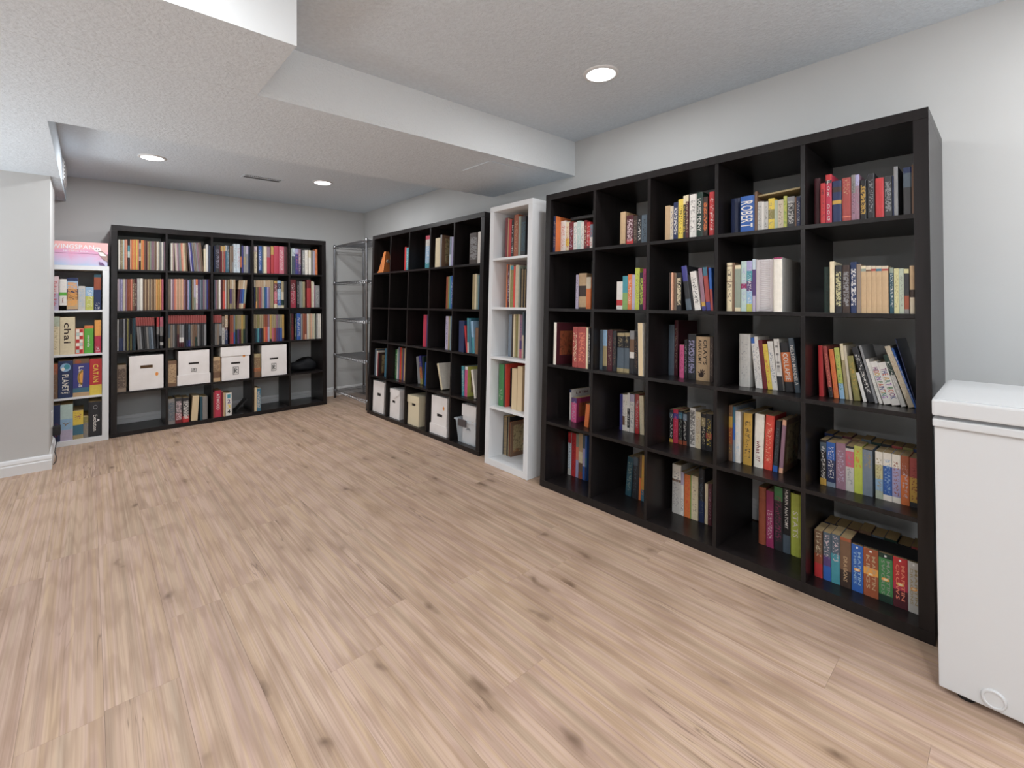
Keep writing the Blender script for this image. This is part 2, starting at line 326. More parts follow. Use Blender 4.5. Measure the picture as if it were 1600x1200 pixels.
# ------------------------------------------------------------------ shelf frames
TT=.017
def frame(O,U,lean,W,H,D,nc,nr,T,zb):
    U=Vector(U).normalized(); W0=Vector((-U.y,U.x,0)); th=math.atan2(lean,H); Z=Vector((0,0,1))
    Zv=Z*math.cos(th)+W0*math.sin(th); Wv=W0*math.cos(th)-Z*math.sin(th); O=Vector(O)
    return dict(M=Matrix(((U.x,Wv.x,Zv.x,O.x),(U.y,Wv.y,Zv.y,O.y),(U.z,Wv.z,Zv.z,O.z),(0,0,0,1))),O=O,W=W,H=H,D=D,nc=nc,nr=nr,T=T,zb=zb,lean=lean)
ZBD={'D': [1.476, 1.118, 0.768, 0.41, 0.042, 1.812], 'C': [1.474, 1.121, 0.768, 0.414, 0.045, 1.814], 'A': [1.462, 1.097, 0.745, 0.386, 0.038, 1.802], 'B': [1.457, 1.1, 0.757, 0.399, 0.034, 1.811], 'E': [1.109, 0.746, 0.392, 0.0425, 1.4445]}
SH={'D':frame((0,1.85,0),(0,-1,0),.0808,1.85,1.85,.428,5,5,.0425,ZBD['D']),
'C':frame((.0026,2.4073,0),(-.0068,-.4476,0),.0722,.4476,1.85,.39,1,5,.0425,ZBD['C']),
'B':frame((.0357,4.3871,0),(.0196,-1.85,0),.0717,1.85,1.85,.39,5,5,.0425,ZBD['B']),
'A':frame((-1.9643,5.0869,0),(1,0,0),.0244,1.85,1.85,.38,5,5,.0425,ZBD['A']),
'E':frame((-2.397,5.056,0),(1,0,0),0,.42,1.481,.39,1,4,.0425,ZBD['E'])}
def cellb(s,r,c):
    f=SH[s]; cw=(f['W']-2*f['T']-(f['nc']-1)*TT)/f['nc']; u0=f['T']+c*(cw+TT); zb=f['zb']
    return u0,u0+cw,zb[r],(zb[-1] if r==0 else zb[r-1]-TT)
def bookcase(s,label,m,cat='bookcase'):
    f=SH[s]; t=tag(empty('bookcase',f['O']),label,cat); W,H,D,T=f['W'],f['H'],f['D'],f['T']
    def part(name,b,bev=.0012):
        mb=MB().box(*b); mb.v=[tuple(f['M']@Vector(p)) for p in mb.v]; mb.v=[(x-f['O'].x,y-f['O'].y,max(z,.0006)) for x,y,z in mb.v]
        return link(name,mb.mesh(bevel=bev),m,t)
    zb=f['zb']; e=.0002; nr=f['nr']
    part('top_panel',(0,W,0,D,zb[-1],H)); part('bottom_panel',(0,W,0,D,0,zb[nr-1]))
    part('side_panel',(0,T,.0008,D,zb[nr-1]+e,zb[-1]-e)); part('side_panel',(W-T,W,.0008,D,zb[nr-1]+e,zb[-1]-e))
    for r in range(nr-1): part('shelf_board',(T+e,W-T-e,.002,D,zb[r]-TT,zb[r]),.0008)
    for c in range(1,f['nc']):
        u0=cellb(s,0,c)[0]
        for r in range(nr):
            z0,z1=cellb(s,r,0)[2:]; part('divider',(u0-TT,u0,.0024,D,z0+e,z1-e),.0008)
    return t
bookcase('D','large black-brown cube bookcase against the long wall, beside the white freezer',M_DARK)
bookcase('B','large black-brown cube bookcase between the wire rack and the tall white bookcase',M_DARK)
bookcase('A','large black-brown cube bookcase against the far wall, full of comics',M_DARK)
bookcase('C','tall narrow white bookcase between two black cube bookcases',M_WHITE)
bookcase('E','short narrow white bookcase of board games behind the wall end',M_WHITE)
# ------------------------------------------------------------------ books
def book_mesh(w,h,d,bands,cover,ink,iw,ik,hard,flip,comic=False):
    spine=True
    pc=(lambda n:tuple(.8*x for x in globals()['pc'](n,.22))) if comic else globals()['pc']  # comic colours muted, and darkened for missing shade under the shelf boards
    tk=min(.0028 if hard else .0009,w*.2); b=min(.005,w*.14) if hard else min(.004,w*.4) if comic else min(.0012,w*.06)
    if spine:
        O=[(0,d),(0,b),(w*.16,b*.25),(w*.5,0),(w*.84,b*.25),(w,b),(w,d)]
        I=[(tk,d),(tk,b+tk),(w*.2+tk*.3,b*.25+tk),(w*.5,tk),(w*.8-tk*.3,b*.25+tk),(w-tk,b+tk),(w-tk,d)]
    zs=[0]; cs=[]
    tot=0
    marks=[]
    for n_,fr in reversed(bands): marks.append((tot,tot+fr,n_)); tot+=fr
    cuts=sorted(set([0,1]+[round(min(1,m[1]),4) for m in marks]+([ik[0],ik[1]] if ink else [])))
    V=[];F=[];C=[];K=[];U=[]
    def col_at(f): 
        for a,b_,n_ in marks:
            if f<b_-1e-6: return pc(n_)
        return pc(marks[-1][2])
    def face(ps,c,k=(0,0,0,0),uv=None):
        i=len(V); V.extend(ps); F.append((i,i+1,i+2,i+3)); C.append(c); K.append(k); U.append(uv or [(0,0)]*4)
    side=pc(cover)
    for a,b_ in zip(cuts,cuts[1:]):
        if b_-a<1e-5: continue
        z0,z1=a*h,b_*h; c=col_at((a+b_)/2); inz=ink and (a+b_)/2>ik[0] and (a+b_)/2<ik[1]
        kk=(*pc(ink),iw) if inz else (0,0,0,0)
        for k in range(len(O)-1):
            p,q_=O[k],O[k+1]; sp=0<k<len(O)-2
            ua,ub=p[0]/w,q_[0]/w
            face([(p[0],p[1],z0),(q_[0],q_[1],z0),(q_[0],q_[1],z1),(p[0],p[1],z1)],c if sp or cover is None else side if k==len(O)-2 else c,kk if sp else (0,0,0,0),[(ua,z0),(ub,z0),(ub,z1),(ua,z1)])
    ct=col_at(.99); cb=col_at(.01)
    for k in range(len(O)-1):
        p,q_,r_,s_=O[k],O[k+1],I[k+1],I[k]
        face([(p[0],p[1],h),(q_[0],q_[1],h),(r_[0],r_[1],h),(s_[0],s_[1],h)],ct if k<len(O)-2 else side)
        face([(p[0],p[1],0),(s_[0],s_[1],0),(r_[0],r_[1],0),(q_[0],q_[1],0)],cb)
        face([(s_[0],s_[1],0),(s_[0],s_[1],h),(r_[0],r_[1],h),(r_[0],r_[1],0)],(.6,.55,.45))
    for p,q_ in ((O[0],I[0]),(I[-1],O[-1])): face([(q_[0],q_[1],0),(p[0],p[1],0),(p[0],p[1],h),(q_[0],q_[1],h)],side)
    if flip:
        V=[(x,d-y,z) for x,y,z in V]; F=[tuple(reversed(f)) for f in F]; U=[list(reversed(u)) for u in U]
    me=bpy.data.meshes.new('book'); me.from_pydata(V,[],F)
    a=me.attributes.new('Col','FLOAT_COLOR','CORNER'); a.data.foreach_set('color',[x for c in C for _ in range(4) for x in (*c,1)])
    a=me.attributes.new('Ink','FLOAT_COLOR','CORNER'); a.data.foreach_set('color',[x for c in K for _ in range(4) for x in c])
    uvl=me.uv_layers.new(name='UVMap'); uvl.data.foreach_set('uv',[x for u in U for p in u for x in p])
    me.materials.append(M_BOOK); me.update()
    sq=.003 if hard else .0004; fo=.004 if hard else .0006
    y0,y1=b+tk,d-fo
    if flip: y0,y1=d-y1,d-y0
    pg=(tk+.0001,w-tk-.0001,y0,y1,sq,h-sq)
    return me,pg
def pagebox(pg,old): 
    return MB().box(*pg,col=lin('#cdae7c') if old==1 else lin('#e8d3ae') if old==2 else lin('#e9e4ea') if old==3 else lin('#d2b88c')).mesh('pages')
ORD='first second third fourth fifth sixth seventh eighth ninth tenth eleventh twelfth thirteenth fourteenth fifteenth sixteenth seventeenth eighteenth nineteenth twentieth'.split()
ORD+=['twenty-'+o for o in ORD[:9]]+['thirtieth']+['thirty-'+o for o in ORD[:9]]
ROWN={5:['top','second','middle','fourth','bottom'],4:['top','second','third','bottom']}
CASE={'D':'near black bookcase','B':'middle black bookcase','A':'far black bookcase','C':'tall white bookcase','E':'short white bookcase'}
NAM={'p':('paperback_book','paperback'),'h':('hardback_book','hardback'),'s':('spiral_notebook','spiral notebook'),'c':('comic_book','comic book'),'o':('omnibus_book','boxy comic omnibus'),'g':('board_game','board game box')}
def nwords(x): return len(x.replace(',',' ').split())
def disc(mb,cx,cz,rx,rz,y,col,n=18,a0=0,a1=2*math.pi): mb.poly([(cx+rx*math.cos(a0+(a1-a0)*k/n),y,cz+rz*math.sin(a0+(a1-a0)*k/n)) for k in range(n)],col)
USED=set()
def make_book(s,r,c,q,rec):
    f=SH[s]; nm,desc,u,w,i,d,up,h,lean,col=rec[:10]; e=rec[10] if len(rec)>10 else {}
    u,w,i,d,up,h,lean=u/1e4,w/1e4,i/1e3,d/1e3,up/1e3,h/1e3,lean/1e3
    hard=e.get('st')=='h'; spir=e.get('st')=='s'; flip=bool(e.get('pg'))
    bands=[]; rest=1.0; spec=[x.split(':') for x in col.split('|')]
    rest-=sum(float(x[1]) for x in spec if len(x)>1)
    bands=[(x[0],float(x[1]) if len(x)>1 else rest) for x in spec]
    cover=e.get('cv',bands[0][0] if len(bands)==1 else max(bands,key=lambda x:x[1])[0])
    z0=cellb(s,r,c)[2]
    # name and label
    name,noun=NAM[nm]; adj,cn,ex=desc.split('|')
    row=ROWN[f['nr']][r]; pos=f"{row} row, {ORD[c]} cube, {CASE[s]}" if f['nc']>1 else f"{row} shelf, {CASE[s]}"
    if e.get('old')==1: lab=f"yellowed paperback behind the front row, {ORD[q]} from left, {row} row, {CASE[s]}"
    else:
        lp=f"{ORD[q]} from left, {pos}"
        main=CN.get(max(bands,key=lambda x:x[1])[0],max(bands,key=lambda x:x[1])[0])
        for lab in ([f"{adj} {cn} {noun} with {ex}, {lp}",f"{cn} {noun} with {ex}, {lp}"] if ex else [])+[f"{adj} {cn} {noun}, {lp}",f"{cn} {noun}, {lp}",f"{main} {noun}, {lp}"]:
            if nwords(lab)<=16: break
        lab=' '.join(lab.split())
    ik=e.get('ik',(.14,.86)); ink=e.get('ink')
    if spir:
        mb=MB(); tk=.0016; cc=pc(cover); c0=pc(bands[0][0])
        mb.box(0,tk,.006,d,0,h,c0); mb.box(w-tk,w,.006,d,0,h,cc)
        me=mb.mesh(); root=link(name,me,M_COL); pg=(tk+.0003,w-tk-.0003,.012,d-.003,.002,h-.002)
    else:
        me,pg=book_mesh(w,h,d,bands,cover,ink,e.get('iw',.55),ik,hard,flip,nm=='c')
        root=link(name,me)
    tag(root,lab,'book' if nm!='g' else 'board game','board games in the short white bookcase' if nm=='g' else ('comic books' if nm in 'co' else 'books')+' in the '+CASE[s])
    # pose: pivot at the lower corner it leans over
    px=0 if lean<=0 else w
    L=Matrix.Translation((u+px,i,z0+up+.0003))@Matrix.Rotation(lean,4,'Y')@Matrix.Translation((-px,0,0))
    root.matrix_world=f['M']@L
    if nm not in 'cg' or r>=2 and nm!='g':
        link('page_block',pagebox(pg,e.get('old',0) or (2 if flip else 3 if spir and cover=='white' else 0)),M_PAGE,root)
    else: link('box_core' if nm=='g' else 'page_block',pagebox(pg,0),M_PAGE,root)
    if spir:
        mb=MB(); n=int(h/.0085); pts=[]; rr=min(w*.5,.02)
        for k in range(n*10+1):
            a=2*math.pi*k/10; pts.append((w/2+rr*math.cos(a),.012+min(rr,.014)*math.sin(a),.006+(h-.012)*k/(n*10)))
        link('wire_coil',mb.tube(pts,.0013,4).mesh(smooth=True),mat('coil_white','#e8e6e6',.3) if cover=='white' else mat('coil_black','#55565a',.3),root)
    y=-.0005
    if e.get('tl'):
        mb=MB(); tl=e['tl']; tc=e.get('tc','white'); multi=tc=='multi'; cc=(1,1,1) if multi else pc(tc); tf=e.get('tf',.5); tL=e.get('tL',.72); tp=e.get('tp',.5+tL/2); m_=e.get('tm','v')
        if m_=='v':
            lines=tl.split('|'); nl=len(lines); cap=tf*w if nl==1 else .24*w
            for j,ln in enumerate(lines):
                cx=w/2 if nl==1 else w*(.7-.38*j)
                text_into(mb,ln,(cx-cap/2,y,tp*h),(0,0,-1),(1,0,0),tL*h,cap,cc,multi=multi)
        elif m_=='s':
            ls=[x for x in tl]; n=len(ls); ht=h*.86/n
            for j,ch in enumerate(ls):
                if ch!=' ': text_into(mb,ch,(w*.28,y,h*.9-ht*(j+.85)),(1,0,0),(0,0,1),w*.44,ht*.7,cc)
        elif m_=='4':
            for j,(ch,k_) in enumerate(zip('1234',('teal','purple','yellow','black'))):
                zz=h*(.77-.225*j); text_into(mb,ch,(w*.25,y,zz),(1,0,0),(0,0,1),w*.5,h*.17,pc(k_))
        if e.get('got'):
            mb.quad((w*.42,y,h*.925),(w*.58,y,h*.925),(w*.58,y,h*.965),(w*.42,y,h*.965),(.8,.8,.78)); disc(mb,w*.5,h*.47,w*.3,h*.035,y-.0001,pc('amber'),14); disc(mb,w*.5,h*.47,w*.16,h*.02,y-.0002,pc('cream'),12)
        if e.get('hand'):
            k_=pc('darkbrown'); disc(mb,w*.42,h*.13,w*.2,h*.05,y,k_,14)
            for a,l_ in ((-.75,.16),(-.3,.21),(.05,.22),(.4,.2),(1.15,.17)):
                bx,bz=w*.42,h*.13; dx,dz=math.sin(a-.3)*-1,math.cos(a-.3); ln=l_*h*.62; ww=.0035
                mb.poly([(bx+dz*ww,y-.0001,bz-dx*ww),(bx-dx*-ln+dz*ww*.6,y-.0001,bz+dz*ln-dx*ww*.6),(bx+dx*ln-dz*ww*.6,y-.0001,bz+dz*ln+dx*ww*.6),(bx-dz*ww,y-.0001,bz+dx*ww)],k_)
        link('title_lettering',mb.mesh(),M_COL,root)
    dec=MB()
    if e.get('glb'): disc(dec,w*.5,h*.82,w*.36,h*.115,y,pc('skyblue'),24); disc(dec,w*.6,h*.84,w*.2,h*.07,y-.0001,pc('teal'),12); disc(dec,w*.33,h*.78,w*.12,h*.05,y-.0001,pc('ivory'),12); text_into(dec,'PLANET',(w*.2,y,h*.12),(1,0,0),(0,0,1),w*.6,h*.04,pc('ivory'))
    if e.get('arc'): disc(dec,w*.62,h*.5,w*.34,h*.21,y,pc('gold'),20,math.pi/2,1.5*math.pi); disc(dec,w*.62,h*.5,w*.24,h*.15,y-.0001,pc('amber'),20,math.pi/2,1.5*math.pi); disc(dec,w*.3,h*.93,w*.2,h*.05,y,pc('brick'),12)
    if e.get('bird'): dec.poly([(w*.12,y,h*.52),(w*.45,y,h*.47),(w*.85,y,h*.51),(w*.5,y,h*.44),(w*.35,y,h*.38),(w*.4,y,h*.44)],pc('taupe'))
    if e.get('tri'): dec.poly([(w*.66,y,h*.42),(w*.85,y,h*.46),(w*.66,y,h*.5)],(.85,.83,.83)); disc(dec,w*.5,h*.84,w*.16,h*.06,y,pc('silver'),20); disc(dec,w*.5,h*.84,w*.12,h*.045,y-.0001,pc('charcoal'),20); text_into(dec,'the base game',(w*.27,y,h*.62),(0,0,-1),(1,0,0),.46*h,w*.08,pc('silver')) if False else None
    if e.get('chk'):
        for a in range(2):
            for b in range(7): dec.quad(*[(w*(.1+.4*a)+x_,y,h*(.04+.135*b)+z_) for x_,z_ in ((0,0),(w*.38,0),(w*.38,h*.125),(0,h*.125))],pc(('ivory','red','pastel')[(a+b)%2 if (a*3+b)%5 else 2]))
    if dec.f: link('spine_print',dec.mesh(),M_COL,root)
    if e.get('pic') or e.get('ct'):
        pm_=MB(); xx=w+.0005; m_=M_ART
        if e.get('pic')==1: pm_.quad(*[(xx,a,b) for a,b in ((d*.12,h*.22),(d*.8,h*.22),(d*.8,h*.8),(d*.12,h*.8))],pc('brick'))
        elif e.get('pic')==2: pm_.quad(*[(xx,a,b) for a,b in ((d*.14,h*.12),(d*.95,h*.12),(d*.95,h*.9),(d*.14,h*.9))],pc('khaki'))
        if pm_.f: link('cover_picture',pm_.mesh(),m_,root)
        if e.get('ct'):
            pm2=MB(); text_into(pm2,e['ct'],(xx,d*.2,h*.83),(0,1,0),(0,0,1),d*.5,h*.08,pc('darkred')); link('cover_lettering',pm2.mesh(),M_COL,root)
    return root
BOOKS=[
('D',0,0,[
 ('p','|navy|',498,212,20,220,0,232,0,'navy',{'cv':'orange','ink':'tan'}),
 ('p','|white|',742,425,65,140,0,204,0,'white',{'ink':'red'}),
 ('p','|cream and yellow|',1171,269,65,140,0,192,0,'cream:.55|yellow:.25|cream',{'ink':'red'}),
 ('p','|dark red|',1450,348,65,140,0,188,0,'darkred',{'ink':'lilac'}),
 ('p','|white|',1817,268,65,140,0,182,0,'white',{'ink':'teal'}),
 ('p','|pale teal|',2089,307,65,140,0,187,0,'paleteal',{'ink':'white'}),
 ('p','|white|',2400,233,65,140,0,177,0,'white',{'ink':'grey'}),
 ('p','|dark red|',2636,213,65,140,0,184,0,'darkred',{'ink':'cream'}),
 ('p','|red|',2853,246,65,140,0,171,0,'red:.85|maroon',{'ink':'white'}),
 ('p','|blue grey and white|',3102,202,65,140,0,154,0,'bluegrey:.5|white',{'ink':'red'}),
]),
('D',0,1,[
 ('h','|tan|',5339,350,50,160,0,194,0,'tan:.93|darkbrown',{'st':'h'}),
 ('p','|maroon|',5787,434,50,160,0,168,0,'maroon:.8|red',{'ink':'palepink','iw':0.9}),
 ('p','|dark brown|',6235,234,50,160,0,160,0,'darkbrown',{'ink':'taupe'}),
 ('p','|black|',6483,251,50,160,0,159,0,'black',{'ink':'white'}),
 ('p','|slate|',6742,329,50,160,0,158,0,'slate',{'ink':'charcoal'}),
]),
('D',0,2,[
 ('p','|tan|',8254,274,30,150,0,181,0,'tan'),
 ('p','|beige|',8532,181,30,150,0,175,0,'beige',{'ink':'indigo'}),
 ('p','|navy|',8717,241,30,150,0,192,0,'navy',{'ink':'white','iw':0.8}),
 ('p','|yellow|',8975,261,30,150,0,204,0,'yellow',{'ink':'black'}),
 ('p','|charcoal|',9241,132,30,150,0,218,0,'cream:.2|charcoal',{'ink':'yellow'}),
 ('p','|maroon|',9376,144,30,150,0,220,0,'cream:.15|maroon',{'ink':'cream'}),
 ('h','|white|',9550,363,30,150,0,218,0,'white',{'st':'h','ink':'grey'}),
 ('h','|dark green|',9929,304,30,150,0,222,0,'darkgreen',{'st':'h','tl':'LOUISE PENNY','tc':'white'}),
 ('p','|dark brown|',10268,215,30,150,0,195,0,'darkbrown',{'ink':'orange','iw':0.9}),
 ('h','|red|',10553,260,30,150,0,214,0,'red',{'st':'h','ink':'white'}),
]),
('D',0,3,[
 ('h','|navy|',11317,406,90,130,0,179,0,'navy',{'st':'h'}),
 ('h','thick|blue|huge white capitals',11954,611,40,170,0,169,0,'blue',{'st':'h','tl':'ROBERT','tc':'white','tf':0.82}),
 ('p','thin|brown|',12592,108,40,200,0,182,0,'brown'),
 ('p','|light grey|',12715,172,40,130,0,134,0,'lightgrey',{'ink':'grey'}),
 ('p','thin|white|',12890,89,40,130,0,132,0,'white'),
 ('p','|light grey|',12983,168,40,130,0,130,0,'lightgrey',{'ink':'grey'}),
 ('p','|yellow and olive|',13158,243,40,130,0,141,0,'yellow:.35|olive:.3|yellow',{'ink':'khaki'}),
 ('p','|pale green|',13405,123,40,130,0,129,0,'palegreen'),
 ('p','|beige|',13533,224,40,130,0,128,0,'beige',{'ink':'taupe'}),
 ('p','|yellow green|',13763,130,40,130,0,142,0,'yellowgreen',{'ink':'green'}),
 ('p','|dark grey|',13906,281,40,130,0,136,0,'silver:.2|darkgrey',{'ink':'lightgrey','iw':0.9}),
 ('p','thin|brown|',14192,64,40,130,0,130,0,'brown'),
 ('p','|navy|',14261,141,40,130,0,130,0,'navy',{'ink':'lightgrey'}),
]),
('D',0,4,[
 ('h','|maroon|',14827,218,70,160,0,203,0,'maroon',{'st':'h'}),
 ('p','|red|',15180,166,20,160,0,166,0,'red',{'ink':'maroon'}),
 ('h','|crimson|pale stacked capitals',15351,207,20,160,0,198,0,'red:.12|darkgrey:.06|crimson',{'st':'h','tl':'FOR DOG','tm':'s','tc':'lightgrey'}),
 ('h','|navy|',15574,309,20,160,0,167,0,'navy:.15|darkbrown:.12|navy:.2|gold:.09|navy',{'st':'h'}),
 ('h','|dull red|',15905,296,20,160,0,173,0,'dullred:.88|salmon:.02|dullred',{'ink':'tan','st':'h','ik':(0.62,0.95)}),
 ('p','|mauve and grey|',16211,125,20,160,0,180,0,'grey:.4|mauve',{'ink':'charcoal'}),
 ('p','|mauve and lavender|',16340,124,20,160,0,178,0,'lavender:.25|mauve',{'ink':'silver'}),
 ('h','|black|',16484,189,20,160,0,154,0,'black',{'ink':'gold','iw':0.95,'st':'h'}),
 ('h','|charcoal|',16708,215,20,160,0,174,0,'charcoal',{'ink':'silver','st':'h'}),
 ('h','|red|plain',16951,253,20,160,0,152,0,'red',{'st':'h'}),
 ('h','|dark grey|',17213,238,20,160,0,154,0,'darkgrey',{'ink':'silver','iw':0.9,'st':'h'}),
 ('p','thin|navy|',17460,32,20,160,0,151,0,'navy'),
 ('h','thin|silver|',17498,119,20,200,0,185,0,'silver',{'cv':'charcoal','st':'h'}),
 ('h','|dark grey and slate|',17766,236,20,160,0,175,0,'darkblue:.12|slate:.3|darkgrey',{'st':'h'}),
 ('p','thin|brown|',18006,61,20,160,0,181,0,'brown'),
]),
('D',1,0,[
 ('p','|lilac|',2125,195,60,150,0,211,0,'lilac',{'ink':'charcoal'}),
 ('h','thick|tan and dark brown|',2328,582,60,150,0,218,0,'tan:.35|darkbrown:.3|tan:.3|darkbrown',{'st':'h'}),
 ('p','|orange and beige|',2938,347,60,140,0,193,0,'beige:.36|orange'),
]),
('D',1,1,[
 ('p','|white|red block',5267,383,40,150,0,157,0,'white:.66|red:.2|white'),
 ('p','|teal and leaf|',5654,331,40,150,0,187,0,'teal:.5|leaf'),
 ('p','|orange|',5992,257,40,150,0,195,0,'orange',{'ink':'white'}),
 ('p','|lilac|',6257,187,40,150,0,192,0,'lilac'),
 ('p','|lime|',6448,275,40,150,0,227,0,'lime',{'ink':'olive'}),
 ('p','|charcoal|',6732,213,40,150,0,201,0,'charcoal',{'ink':'lime','iw':0.9}),
 ('p','|magenta|',6949,169,40,150,0,221,0,'magenta',{'ink':'maroon'}),
]),
('D',1,2,[
 ('p','thin|dark brown|',8583,104,20,140,0,191,0,'darkbrown'),
 ('p','thin|peach|',8693,64,20,140,0,191,0,'peach'),
 ('h','|taupe|',8761,137,35,140,0,189,0,'taupe',{'st':'h'}),
 ('p','|black|',8984,244,20,140,0,189,0,'black',{'ink':'cream','iw':0.95}),
 ('h','leaning|charcoal and indigo|',9493,280,20,140,0,221,-134,'indigo:.35|charcoal:.4|slate',{'st':'h'}),
 ('p','leaning|black|',9831,101,20,140,0,177,-163,'black'),
 ('p','leaning|white|',9938,294,20,140,0,191,-143,'white',{'ink':'black','iw':0.6}),
 ('p','|mauve|',10306,179,20,140,0,205,-109,'mauve:.8|gold:.1|indigo'),
 ('p','|dull red|',10512,198,20,140,0,209,-100,'tealblue:.2|dullred:.6|indigo'),
 ('p','thin|blue and dull red|',10720,119,20,140,0,205,-64,'blue:.5|dullred'),
]),
('D',1,3,[
 ('h','|cream|',11420,260,25,200,0,224,0,'cream:.06|brown:.02|cream:.3|brown:.02|cream',{'ink':'darkbrown','st':'h'}),
 ('p','thin|brown|',11687,93,25,200,0,223,0,'brown'),
 ('p','|grey green|cream ends',11795,254,25,200,0,210,0,'cream:.08|greygreen:.84|cream'),
 ('p','|pastel|',12076,228,25,200,0,227,0,'pastel:.45|magenta:.1|pastel',{'ink':'lavender'}),
 ('p','|sky blue|',12311,231,25,200,0,227,0,'lavender:.2|teal:.2|purple:.2|skyblue:.25|yellowgreen',{'ink':'white'}),
 ('p','|purple and lilac|',12556,134,25,200,0,233,0,'paleblue:.2|purple:.5|lilac'),
 ('s','thick|white|wire coil',12697,702,25,240,0,232,0,'white',{'st':'s'}),
 ('h','|ivory|pale cover',13481,328,4,260,0,232,0,'magenta:.03|ivory',{'cv':'lightgrey','st':'h'}),
]),
('D',1,4,[
 ('p','|dark green|',15196,183,60,120,0,186,0,'darkgreen',{'ink':'black'}),
 ('p','|cream|',15493,150,18,120,0,203,0,'cream'),
 ('h','|charcoal|',15664,226,18,120,0,187,0,'charcoal',{'ink':'paleyellow','iw':0.9,'st':'h'}),
 ('p','|dark brown|',15911,232,18,120,0,186,0,'darkbrown',{'ink':'silver','iw':0.9}),
 ('h','|dark blue|',16164,197,18,120,0,197,0,'darkblue',{'ink':'white','iw':0.8,'st':'h'}),
 ('p','|taupe|',16366,130,18,120,0,188,0,'taupe'),
 ('p','|tan|',16505,146,18,120,0,180,0,'cream:.06|greygreen:.06|tan'),
 ('p','|tan|',16655,156,18,120,0,179,0,'beige:.08|brown:.04|tan'),
 ('p','|tan|',16815,140,18,120,0,178,0,'beige:.06|dullred:.05|tan'),
 ('p','|tan|',16959,162,18,120,0,177,0,'beige:.06|tealblue:.05|tan'),
 ('p','|tan|',17125,194,18,120,0,176,0,'beige:.06|dullred:.04|tan'),
 ('p','thin|dark teal|',17355,119,18,120,0,169,0,'greygreen:.12|darkteal',{'ink':'white'}),
 ('p','|pale yellow|',17483,136,18,120,0,165,0,'paleyellow',{'ink':'khaki'}),
 ('p','|pale green|',17628,130,18,120,0,164,0,'palegreen',{'ink':'grey'}),
 ('p','|dark grey and rust|',17767,133,18,120,0,162,0,'paleyellow:.1|darkgrey:.5|rust:.3|grey'),
 ('h','|tan and beige|',17922,145,18,120,0,173,0,'tan:.5|darkbrown:.16|beige',{'st':'h'}),
]),
('D',2,0,[
 ('h','|ivory|maroon cover picture',809,227,10,300,0,262,0,'ivory',{'cv':'maroon','st':'h','pic':1}),
 ('p','|dull red|',2380,364,10,200,0,241,0,'dullred',{'ink':'cream'}),
 ('p','thick|dull red|',2761,624,10,200,0,243,0,'dullred',{'ink':'salmon','iw':0.8}),
 ('p','|cream|',3402,132,10,200,0,241,0,'cream'),
 ('p','|black|',3551,131,10,200,0,241,0,'black',{'ink':'white'}),
]),
('D',2,1,[
 ('p','|slate|',3997,208,62,140,0,230,0,'slate'),
 ('p','|khaki and sky blue|',4229,276,62,140,0,230,0,'skyblue:.4|khaki:.5|charcoal'),
 ('p','|maroon|',4536,332,62,140,0,233,0,'maroon',{'ink':'taupe'}),
 ('p','|charcoal|',4891,243,62,140,0,228,0,'charcoal',{'ink':'brown'}),
 ('h','thick|slate and black|',5173,453,62,140,0,218,0,'khaki:.08|black:.3|slate:.52|khaki',{'st':'h','ik':(0.65,0.92),'ink':'khaki'}),
 ('h','|slate and black|',5641,341,62,140,0,220,0,'khaki:.08|black:.3|slate:.52|khaki',{'st':'h','ik':(0.65,0.92),'ink':'khaki'}),
 ('h','|charcoal and brown|',6003,299,62,140,0,234,0,'silver:.2|brown:.3|white:.14|charcoal',{'st':'h'}),
 ('p','|black|',6316,245,62,140,0,235,0,'black',{'ink':'brown'}),
 ('p','tall|ivory|fore edge outwards',6943,273,8,140,0,280,-27,'ivory',{'pg':1}),
]),
('D',2,2,[
 ('h','tall|slate|',7564,342,200,160,0,273,0,'slate',{'st':'h'}),
 ('h','tall|maroon|',7911,207,200,222,0,299,0,'maroon',{'cv':'maroon','st':'h','ink':'taupe'}),
 ('p','|pink|',8536,247,140,160,0,172,0,'pink',{'ink':'magenta'}),
 ('p','|black|',8800,165,140,160,0,199,0,'black',{'ink':'silver'}),
 ('h','|charcoal|',8969,431,140,160,0,230,0,'charcoal',{'ink':'lavender','iw':0.8,'st':'h'}),
 ('h','thick|tan|black hand drawing',9472,689,130,160,0,221,0,'tan',{'st':'h','tl':"GRAY'S|ANATOMY",'tc':'black','tp':0.93,'tL':0.56,'hand':1}),
 ('p','|dark brown|',10183,167,130,160,0,222,0,'darkbrown',{'ink':'taupe'}),
]),
('D',2,3,[
 ('h','thick|light grey|',11620,487,120,150,0,245,0,'lightgrey',{'st':'h','ink':'silver','iw':0.3}),
 ('p','|white|',12336,144,130,150,0,231,-99,'blue:.12|white',{'ink':'bluegrey'}),
 ('p','|white|',12484,149,130,150,0,236,-98,'white',{'ink':'grey'}),
 ('p','|dark red|',12660,172,130,150,0,221,-109,'darkred',{'ink':'maroon'}),
 ('p','|yellow|',12851,189,130,150,0,204,-115,'yellow',{'ink':'orange'}),
 ('p','|white|',13045,217,130,150,0,218,-106,'white',{'ink':'bluegrey'}),
 ('p','|white and charcoal|',13267,219,130,150,0,230,-85,'white:.72|charcoal',{'tl':'THE','tc':'grey','tL':0.6,'tp':0.95}),
 ('h','|orange and charcoal|orange label',13558,373,130,150,0,215,-116,'charcoal:.2|orange:.6|charcoal',{'st':'h','tl':'COLLAPSE','tc':'white','tf':0.5,'tp':0.78,'tL':0.55}),
 ('h','leaning|slate|',13949,214,130,150,0,238,-122,'slate',{'st':'h','tl':'NELSON MANDELA','tc':'white','tf':0.6}),
]),
('D',2,4,[
 ('p','|red|',14843,154,130,260,0,212,-18,'red',{'cv':'dullred'}),
